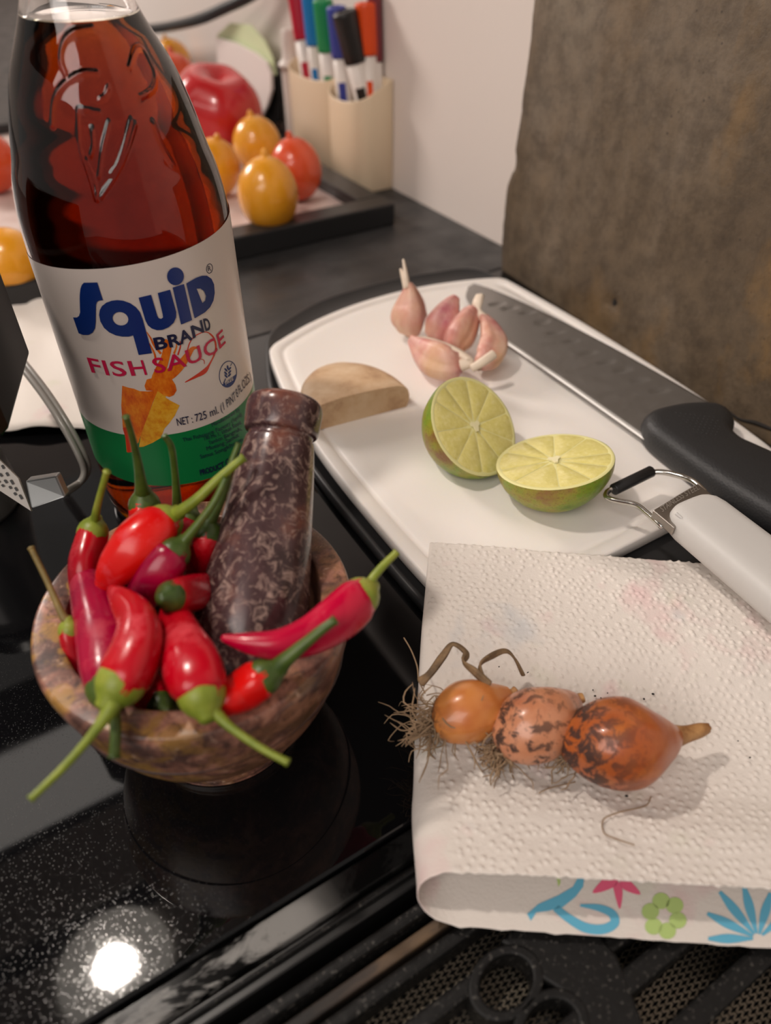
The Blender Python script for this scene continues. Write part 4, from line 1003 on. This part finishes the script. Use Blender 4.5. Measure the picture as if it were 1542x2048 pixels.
def shallot(label, prof_px, mat, root_n, root_len, root_px, neck=None, leaves=()):
    """prof_px: (u, v, h, r_px) from root plate to neck"""
    P = [at(u, v, h) for u, v, h, r_ in prof_px]; Rr = [pxr(p[3], q) for p, q in zip(prof_px, P)]
    g = thing('shallot', (P[2].x, P[2].y, P[2].z-Rr[2]), label, 'shallot', 'shallots on the paper towel')
    vs, fs = tube(P, Rr, 36, 8, lambda a, f: 1+0.02*math.sin(4*a)+0.012*math.sin(11*a), 0.3)
    o = link_mesh('bulb', vs, fs, mat, g)
    n = 36; rn = len(vs)//n; at_ = o.data.attributes.new('along', 'FLOAT', 'POINT')
    # mesh vertex order is kept by from_pydata
    at_.data.foreach_set('value', [(i//n)/(rn-1) for i in range(len(vs))])
    d = (P[0]-P[2]).normalized(); parts = []
    for k in range(root_n):
        e = (d*0.9+V((random.gauss(0, .55), random.gauss(0, .55), random.gauss(-0.1, .4)))).normalized()
        p = P[0]+V((random.gauss(0, 1), random.gauss(0, 1), random.gauss(0, 1)))*Rr[0]*0.45; q = [p]; l = root_len*random.uniform(.35, 1.0)
        for s in range(5):
            e = (e+V((random.gauss(0, .5), random.gauss(0, .5), random.gauss(-.12, .4)))).normalized(); p = p+e*l/5
            zmin = 0.0128 if (p-T0).dot(TA) > 0.004 else 0.006
            if p.z < zmin: p.z = zmin+0.0006*random.random()
            q.append(p)
        r_ = random.uniform(.00016, .00030)
        parts.append(tube(q, [r_*1.2]+[r_]*4+[r_*.5], 5, 2, capround=False))
    tag(link_mesh('roots', *geo_join(parts), m_root, g), 'tangle of dry root hairs', kind='stuff')
    if neck:
        T = [at(u, v, h) for u, v, h, r_ in neck]; link_mesh('dry_neck', *tube(T, [pxr(t[3], q) for t, q in zip(neck, T)], 14, 5, lambda a, f: 1+0.18*math.sin(5*a)*f, 0.3), m_neck, g)
    for lf in leaves:
        T = [at(u, v, h) for u, v, h, r_ in lf]; link_mesh('dry_leaf', *tube(T, [pxr(t[3], q) for t, q in zip(lf, T)], 10, 6, lambda a, f: 0.75+0.45*math.cos(2*a+6*f), 0.5), m_leaf, g)
    return g
shallot('smallest golden shallot with a dark spot and two dry curled leaves', [(884, 1440, .0235, 36), (900, 1436, .0250, 54), (934, 1424, .0260, 64), (968, 1412, .0262, 56), (996, 1398, .0262, 34), (1016, 1388, .0262, 17)], m_sh1, 130, 0.021, 30,
        [(1008, 1392, .026, 15), (1024, 1386, .0265, 9), (1032, 1380, .027, 9)],
        [[(978, 1368, .034, 7), (948, 1342, .036, 8), (927, 1324, .035, 6), (932, 1306, .034, 8), (906, 1288, .033, 7), (886, 1312, .031, 8), (862, 1345, .029, 7), (842, 1364, .028, 9)],
         [(968, 1362, .034, 5), (960, 1330, .033, 5), (985, 1311, .032, 6), (1012, 1302, .030, 5), (1030, 1318, .027, 5), (1046, 1350, .022, 5)]])
shallot('dusty middle shallot with peeling skin between the other two', [(1008, 1494, .0225, 30), (1026, 1480, .0250, 58), (1062, 1454, .0275, 74), (1100, 1432, .0280, 64), (1132, 1412, .0275, 38), (1150, 1402, .0270, 20)], m_sh2, 110, 0.015, 30,
        [(1140, 1407, .027, 18), (1156, 1398, .0275, 12), (1166, 1394, .028, 9)])
shallot('largest copper coloured shallot with a dirty root end and stubby dry neck', [(1138, 1494, .0240, 34), (1166, 1490, .0270, 66), (1218, 1486, .0292, 87), (1270, 1484, .0292, 84), (1318, 1478, .0285, 52), (1352, 1472, .0275, 22)], m_sh3, 110, 0.014, 30,
        [(1340, 1474, .028, 26), (1370, 1468, .0272, 17), (1398, 1460, .0265, 14), (1416, 1455, .026, 9)])
fib_ = [[(1302, 1594, .0158), (1290, 1612, .0162), (1240, 1624, .0166), (1208, 1638, .0170), (1206, 1662, .0174), (1222, 1674, .0177), (1268, 1690, .0180)], [(1078, 1586, .0148), (1100, 1576, .0148), (1150, 1564, .0145)]]
tag(link_mesh('root_fibre', *tube([at(*p) for p in fib_[0]], [.00022]*7, 5, 5), m_root), 'long loose root fibre curled on the towel below the largest shallot', 'fibre')
tag(link_mesh('root_fibre', *tube([at(*p) for p in fib_[1]], [.0002]*3, 5, 5), m_root), 'short straight root fibre on the towel beside the largest shallot', 'fibre')
tag(link_mesh('root_fibre', *tube([at(u, v, h) for u, v, h in ((808, 1276, .03), (822, 1300, .03), (834, 1332, .028), (838, 1362, .026), (850, 1386, .024))], [.00026]*5, 5, 5), m_root), 'pale wiry root fibre standing up by the smallest shallot', 'fibre')
cr_ = []
for (u, v) in ((998, 1334), (1056, 1346), (1030, 1342), (1253, 1592), (1476, 1482), (1306, 1388), (1190, 1392), (1202, 1396), (1196, 1308), (1288, 1398), (1186, 1380), (1215, 1386), (1500, 1515)):
    r_ = random.uniform(.0003, .0006); p = at(u, v, 0.0142)
    cr_.append(lathe([(r_*.4, -r_*.6), (r_, 0), (r_*.3, r_*.6)], 6, Matrix.Translation(p) @ Matrix.Rotation(random.random()*3, 4, 'X')))
tag(link_mesh('soil_crumbs', *geo_join(cr_), M('soil', (0.02, 0.015, 0.012, 1), 0.9)), 'scattered dark soil crumbs on the paper towel', 'crumbs', kind='stuff')

# ================================================================== tray of tomatoes
m_blackw = M('black_frame', (0.014, 0.014, 0.015, 1), 0.4)
m_inlay = M('tray_inlay', srgb(206, 186, 178), 0.5)
m_inlay.link(m_inlay.ramp(m_inlay.noise(30, 4), [(0.35, srgb(196, 172, 164)), (0.65, srgb(222, 206, 200))]), 'Base Color')
TX0, TX1, TY0, TY1, TH = -0.12, 0.3475, 0.5445, 1.02, 0.0185
tr = thing('fruit_tray', (0.12, 0.78, 0), 'black rimmed tray with pale base holding the tomatoes', 'tray')
link_mesh('tray_base', *box(TX0+.004, TX1-.004, TY0+.004, TY1-.004, 0.0, 0.0085), m_inlay, tr, smooth=False)
for bx_ in ((TX0, TX1, TY0, TY0+.024), (TX0, TX1, TY1-.024, TY1), (TX0, TX0+.024, TY0+.0242, TY1-.0242), (TX1-.024, TX1, TY0+.0242, TY1-.0242)):
    bevel(link_mesh('rim', *box(*bx_, 0.0, TH), m_blackw, tr, smooth=False), 0.0015)
def tom_mat(name, c1, c2, c3):
    m = M(name, c1, 0.25); m.set('Coat Weight', 0.3); m.set('Subsurface Weight', 0.2); m.set('Subsurface Radius', (0.01, 0.004, 0.002))
    m.link(m.ramp(m.noise(22, 3), [(0.3, c1), (0.6, c2), (0.8, c3)]), 'Base Color'); return m
m_ty = tom_mat('tomato_yellow', srgb(222, 146, 20), srgb(232, 160, 40), srgb(236, 170, 60)); m_to = tom_mat('tomato_orange_red', srgb(206, 70, 24), srgb(222, 84, 44), srgb(226, 110, 70)); m_tr = tom_mat('tomato_red', srgb(190, 22, 26), srgb(204, 40, 44), srgb(206, 60, 60))
def tomato(name, label, u, v, rpx, zbase, elong, mat, tilt=(0.1, 0.1, 1), nip=True, cat='tomato', dep=None, dimple=False):
    # u,v: centre of the fruit; resting on zbase
    rr = 0.03
    for _ in range(25):
        c = at(u, v, zbase+rr*elong); rr = 0.5*rr+0.5*pxr(rpx, c)
    c = at(u, v, zbase+rr*elong)
    pr_ = []
    for a in range(-90, 91, 9):
        s, cs = math.sin(R(a)), math.cos(R(a)); r_ = rr*cs; h = rr*elong*s
        if nip and a > 0: r_ *= 1-0.10*(a/90)**2
        if dimple and a > 55: h -= rr*0.30*((a-55)/35)**1.3
        pr_.append((max(r_, 1e-5), h))
    if nip: pr_ = pr_[:-1]+[(rr*.13, rr*elong*1.04), (rr*.07, rr*elong*1.16), (1e-5, rr*elong*1.20)]
    mt = orient(tilt, c)
    wob = (lambda a, i: 1+0.045*math.cos(5*a)) if dimple else None
    o = link_mesh(name, *lathe(cr(pr_, 2) if not dimple else cr(pr_, 3), 40, mt, wob=wob), mat)
    z0 = min(q.co.z for q in o.data.vertices); dz = zbase-z0
    for q in o.data.vertices: q.co.z += dz
    tag(o, label, cat, 'tomatoes on the tray'); return o
ZB = 0.0087
tomato('tomato', 'pale yellow egg shaped tomato at the front of the tray', 536, 388, 60, ZB, 1.18, m_ty, (0.05, 0.08, 1))
tomato('tomato', 'orange red pointed tomato behind the front yellow one', 592, 338, 51, ZB, 1.16, m_to, (-0.1, 0.1, 1))
tomato('tomato', 'yellow pointed tomato in the middle between the big red one and the orange red one', 514, 288, 48, ZB, 1.08, m_ty, (-0.1, 0.1, 1))
tomato('tomato', 'yellow tomato half hidden by the bottle, left of the front one', 430, 335, 50, ZB, 1.12, m_ty, (0.15, -0.2, 1))
tomato('tomato', 'large ribbed red tomato with a sunken top', 432, 220, 88, ZB, 0.92, m_tr, (0.10, -0.28, 1), nip=False, dimple=True)
tomato('tomato', 'orange red tomato behind the large red one', 352, 166, 48, ZB, 1.1, m_to, (0, 0.05, 1))
tomato('tomato', 'small yellow pointed tomato farthest back on the tray', 346, 122, 36, ZB, 1.1, m_ty, (-0.2, 0.0, 1))
tomato('tomato', 'orange yellow tomato left of the bottle in front of the tray', 18, 528, 66, 0.0, 1.05, m_ty, (0.2, 0.1, 1), nip=False)
tomato('tomato', 'orange tomato at the left edge behind the bottle', -20, 325, 52, ZB, 1.1, m_to, (0.1, 0.1, 1), nip=False)

# ================================================================== pen pot with markers
m_pot = M('beige_plastic', srgb(228, 206, 176), 0.4)
pp0 = thing('pen_pot', (0.385, 0.70, 0), 'beige two lobed pen pot against the white wall', 'pen pot')
PY0, PYM, PY1, PH = 0.629, 0.7005, 0.800, 0.094
def lobe(y0, y1, d, nose=0.0):
    N = 22; P = [(WX-0.001, y0)]
    for k in range(N+1):
        a = math.pi*k/N
        yy = (y0+y1)/2-math.cos(a)*(y1-y0)/2; xx = WX-0.012-(d-0.012)*math.sin(a)**0.55
        P.append((xx, yy))
    P.append((WX-0.001, y1)); return P
def hollow(P, wall, z0, z1):
    cx_ = sum(p[0] for p in P)/len(P); cy_ = sum(p[1] for p in P)/len(P); n = len(P)
    sx = 1-2*wall/(max(p[0] for p in P)-min(p[0] for p in P)); sy = 1-2*wall/(max(p[1] for p in P)-min(p[1] for p in P))
    Q = [(cx_+(x-cx_)*sx, cy_+(y-cy_)*sy) for x, y in P]
    vs, fs = rings([(P, z0), (P, z1), (Q, z1), (Q, z0+0.004)])
    return [(x, y, z if z < z1-1e-6 else z1-(WX-x)/0.04*0.019) for x, y, z in vs], fs
bevel(link_mesh('pot_lobe', *hollow(lobe(PY0, PYM-.0006, 0.040), 0.002, 0.0, PH), m_pot, pp0), 0.0006)
bevel(link_mesh('pot_lobe', *hollow(lobe(PYM+.0006, PY1, 0.032), 0.002, 0.0, PH), m_pot, pp0), 0.0006)
m_pen = M('marker_white', srgb(226, 216, 208), 0.4)
def on_plane_depth(u, v, x):   # point on the vertical plane X = x
    d = ray(u, v); return CAM+d*(x/d.x)
def marker(label, top, capend, bot, x_t, x_b, rpx, capcol, stripe=True, cap_ratio=0.9):
    mcap = M('marker_cap_'+label.split()[0], capcol, 0.35)
    a = on_plane_depth(top[0], top[1], x_t); d0 = on_plane_depth(bot[0], bot[1], x_b)
    e = (a-d0).normalized(); r_ = pxr(rpx, a)
    c = d0.lerp(a, min(1, ((on_plane_depth(capend[0], capend[1], (x_t+x_b)/2)-d0).dot(e))/(a-d0).length))
    # run the barrel down into the pot
    k = max(0.0, (d0.z-0.006)/max(e.z, 0.1)); foot = d0-e*min(k, 0.055)
    g = thing('marker_pen', tuple(foot), label, 'marker pen', 'marker pens in the pot')
    L = (a-foot).length; lc = (c-foot).length; mt = orient(e, foot)
    link_mesh('barrel', *lathe([(r_*.5, 0), (r_*.86, .002), (r_*.86, lc+.001), (r_*.5, lc+.002)], 24, mt), m_pen, g)
    link_mesh('cap', *lathe(cr([(r_*.9, lc), (r_*.97, lc+.0005), (r_*1.0, lc+(L-lc)*.5), (r_*1.02, L-.004), (r_*.98, L-.001), (r_*.8, L), (r_*.6, L), (r_*.55, L-.002), (1e-5, L-.002)], 2), 28, mt), mcap, g)
    if stripe:
        s0 = max(0.004, lc-0.036); ang0 = math.atan2(*( (mt.inverted().to_3x3() @ (CAM-a).normalized())[i] for i in (1, 0)))
        vs = [mt @ V((r_*.875*math.cos(ang0+t), r_*.875*math.sin(ang0+t), z)) for z in (s0, lc-0.020) for t in (-.75, -.5, -.25, 0, .25)]
        link_mesh('colour_block', vs, [(k, k+1, k+6, k+5) for k in range(4)], mcap, g)
    return g
marker('red capped marker pen at the left end of the pot', (590, -30), (605, 78), (618, 165), .385, .385, 18, srgb(186, 6, 44))
marker('light blue capped marker pen second in the pot', (617, -20), (627, 88), (635, 172), .380, .383, 16, srgb(20, 124, 196))
marker('green capped marker pen in the middle of the pot', (645, -2), (652, 100), (662, 188), .376, .380, 20, srgb(24, 140, 82))
marker('dark blue capped marker pen behind the black one', (672, 12), (678, 112), (690, 195), .374, .378, 20, srgb(56, 66, 150))
marker('black capped marker pen leaning at the front of the pot', (688, 22), (712, 122), (730, 200), .366, .3815, 25, srgb(28, 24, 24))
marker('orange capped marker pen against the wall', (732, 4), (736, 108), (742, 190), .386, .386, 23, srgb(222, 74, 14))
marker('dark red capped marker pen behind the orange one', (748, -14), (752, 120), (756, 190), .392, .392, 14, srgb(120, 40, 50), stripe=False)
# clear capped pen left of the pot
a = on_plane_depth(574, 58, .385); b = on_plane_depth(590, 268, .385)
g = thing('capped_pen', tuple(b), 'white pen with shoulder and black stripe standing left of the pen pot', 'pen')
e = (a-b).normalized(); L = (a-b).length; r_ = pxr(20, a)
link_mesh('barrel', *lathe(cr([(r_*.75, -0.02), (r_*.85, .001), (r_*.9, L*.6), (r_*1.15, L*.66), (r_*1.1, L*.70), (r_*.75, L*.74), (r_*.62, L*.95), (r_*.5, L), (1e-5, L)], 2), 24, orient(e, b)), m_pen, g)
mt = orient(e, b); ang0 = math.atan2(*((mt.inverted().to_3x3() @ (CAM-a).normalized())[i] for i in (1, 0)))
link_mesh('black_stripe', [mt @ V((r_*.925*math.cos(ang0+t), r_*.925*math.sin(ang0+t), z)) for z in (-0.01, L*.58) for t in (0.35, .55, .75, .95)], [(k, k+1, k+5, k+4) for k in range(3)], m_blk, g)
# white card with green edge and black disc behind it, leaning on the wall
m_card = M('white_card', srgb(238, 228, 222), 0.5); m_cg = M('pale_green', srgb(212, 222, 178), 0.6)
cx = 0.372
cardp = [(436, 215), (434, 76), (470, 86), (510, 106), (532, 124), (541, 148), (542, 180), (534, 210), (520, 240)]
Q = [on_plane_depth(u, v, cx) for u, v in cardp]
n = len(Q); vs = Q+[q+V((.003, 0, 0)) for q in Q]
g = thing('paper_card', (cx, Q[0].y, 0), 'white round cornered card with pale green top propped behind the tomatoes', 'card')
link_mesh('card_front', vs, [tuple(range(n)), tuple(range(n, 2*n))[::-1]]+[(i, (i+1) % n, n+(i+1) % n, n+i) for i in range(n)], m_card, g, smooth=False)
Q = [on_plane_depth(u, v, cx+.006) for u, v in ((434, 70), (460, 46), (500, 50), (530, 84), (545, 118), (550, 150), (470, 160), (440, 150))]
n = len(Q); vs = Q+[q+V((.002, 0, 0)) for q in Q]
link_mesh('green_backing', vs, [tuple(range(n)), tuple(range(n, 2*n))[::-1]]+[(i, (i+1) % n, n+(i+1) % n, n+i) for i in range(n)], m_cg, g, smooth=False)
Q = [on_plane_depth(u, v, cx+.010) for u, v in ((500, 130), (540, 122), (552, 150), (558, 200), (556, 245), (500, 245))]
n = len(Q); vs = Q+[q+V((.006, 0, 0)) for q in Q]
tag(link_mesh('black_case', vs, [tuple(range(n)), tuple(range(n, 2*n))[::-1]]+[(i, (i+1) % n, n+(i+1) % n, n+i) for i in range(n)], m_blk, smooth=False), 'flat black case standing between the white card and the pen', 'case')
# cable hanging in front of the wall
cp = [(270, 60, .36), (300, 58, .36), (345, 52, .36), (400, 38, .36), (450, 16, .37), (500, -8, .38), (560, -50, .39)]
tag(link_mesh('power_cord', *tube([on_plane_depth(u, v, x) for u, v, x in cp], [pxr(10, on_plane_depth(400, 38, .36))]*7, 12, 6), m_blk), 'black cord sagging in front of the wall above the tomatoes', 'cord')

# ================================================================== left edge: second towel, appliance
N1, N2 = 26, 26; vs = []
c00, c10, c01, c11 = at(-150, 600, .001), at(150, 560, .001), at(-160, 880, .001), at(235, 862, .001)
for i in range(N1+1):
    for j in range(N2+1):
        p = c00.lerp(c10, j/N2).lerp(c01.lerp(c11, j/N2), i/N1)
        p = V((p.x, p.y, 0.0035+0.004*abs(noise.noise(V((p.x*30, p.y*30, 5))))+0.0025*abs(noise.noise(V((p.x*80, p.y*70, 9))))))
        vs.append(p)
o = link_mesh('paper_towel', vs, [(i*(N2+1)+j, i*(N2+1)+j+1, (i+1)*(N2+1)+j+1, (i+1)*(N2+1)+j) for i in range(N1) for j in range(N2)], m_tow)
tag(o, 'crumpled white paper towel lying left of the bottle', 'paper towel'); sol = o.modifiers.new('thick', 'SOLIDIFY'); sol.thickness = 0.0004
m_app = M('appliance_black', (0.003, 0.0027, 0.003, 1), 0.3, Specular_IOR_Level=0.12)
m_appg = M('appliance_grey', (0.16, 0.155, 0.15, 1), 0.3, 0.5)
m_stk = M('rating_sticker', srgb(186, 180, 172), 0.5)
m_grc = M('grey_cable', srgb(120, 116, 110), 0.35)
ap_c = at(-75, 1010, 0.0)
ap = thing('countertop_appliance', (ap_c.x, ap_c.y, 0), 'black appliance with rating sticker and grey cable at the left edge', 'appliance')
# upright stem
link_mesh('stem', *lathe(cr([(0.026, 0.0), (0.0275, 0.002), (0.0265, 0.02), (0.023, 0.045), (0.021, 0.075)], 3), 40, Matrix.Translation((ap_c.x, ap_c.y, 0))), m_appg, ap)
A_, B_ = V((0.0145, 0.2988, 0)), at(2, 885, .09)
tp = [A_, A_+V((0.0008, -0.006, 0)), V((B_.x+.004, B_.y+.006, 0)), V((B_.x, B_.y, 0)), V((B_.x-.018, B_.y+.024, 0)), V((A_.x-.038, A_.y+.012, 0)), A_+V((-0.010, 0.006, 0))]; n = len(tp)
vs = [V((p.x, p.y, 0.09)) for p in tp] + [V((p.x, p.y, 0.158)) for p in tp]
bevel(link_mesh('head', vs, [tuple(range(n))[::-1], tuple(range(n, 2*n))]+[(i, (i+1) % n, n+(i+1) % n, n+i) for i in range(n)], m_app, ap, smooth=False), 0.002, 3)
ac = (tp[2]+tp[5])/2
vs = [V((ac.x+(p.x-ac.x)*1.006, ac.y+(p.y-ac.y)*1.006, z)) for z in (0.126, 0.1285) for p in tp]
link_mesh('trim_band', vs, [tuple(range(n))[::-1], tuple(range(n, 2*n))]+[(i, (i+1) % n, n+(i+1) % n, n+i) for i in range(n)], m_appg, ap, smooth=False)
link_mesh('neck', *lathe([(0.020, 0.07), (0.022, 0.0905)], 32, Matrix.Translation((ap_c.x, ap_c.y, 0))), m_app, ap)
sk = [ad(u_, v_, .269) for u_, v_ in ((-60, 872), (-5, 916), (36, 956), (62, 1022), (-10, 975), (-60, 935))]
nrm = -FW
vs = sk+[p-nrm*0.0012 for p in sk]; n = 6
stk = link_mesh('rating_sticker', vs, [tuple(range(n)), tuple(range(n, 2*n))[::-1]]+[(i, (i+1) % n, n+(i+1) % n, n+i) for i in range(n)], m_stk, ap, smooth=False)
m_ink = M('sticker_ink', (0.03, 0.03, 0.03, 1), 0.6)
m_ink = M('sticker_ink', (0.03, 0.03, 0.03, 1), 0.6)
sp_ = []
su, sv = (sk[3]-sk[1]), (sk[4]-sk[2])
for row, (q0, q1) in enumerate((((2, 928), (46, 1002)), ((-12, 932), (36, 996)), ((-30, 935), (10, 976)))):
    for k in range(5):
        f0, f1 = k/5+0.03, k/5+random.uniform(.10, .17)
        e0 = ad(q0[0]+(q1[0]-q0[0])*f0, q0[1]+(q1[1]-q0[1])*f0, .2685); e1 = ad(q0[0]+(q1[0]-q0[0])*f1, q0[1]+(q1[1]-q0[1])*f1, .2685)
        wv_ = (RT*0.8+UP*0.6)*0.0004
        sp_.append(([e0-wv_, e1-wv_, e1+wv_, e0+wv_], [(0, 1, 2, 3)]))
link_mesh('sticker_print', *geo_join(sp_), m_ink, stk, smooth=False)
brp = [ad(50, 962, .268), ad(112, 952, .270), ad(131, 994, .268), ad(62, 1018, .266)]
vs = brp+[p+FW*0.004+UP*0.002 for p in brp]
bevel(link_mesh('steel_bracket', vs, [(0, 1, 2, 3), (7, 6, 5, 4), (0, 4, 5, 1), (1, 5, 6, 2), (2, 6, 7, 3), (3, 7, 4, 0)], M('bracket_steel', (0.30, 0.31, 0.31, 1), 0.4, 0.9), ap, smooth=False), 0.0006)
cb_ = [(20, 700, .050), (55, 742, .050), (95, 795, .046), (130, 850, .040), (160, 905, .030), (172, 940, .022), (160, 965, .018), (130, 985, .020)]
for off in (-5, 6):
    link_mesh('cable', *tube([at(u+off*0.7, v-off*0.7, h) for u, v, h in cb_], [pxr(6.5, at(100, 800, .046))]*8, 10, 6), m_grc, ap)
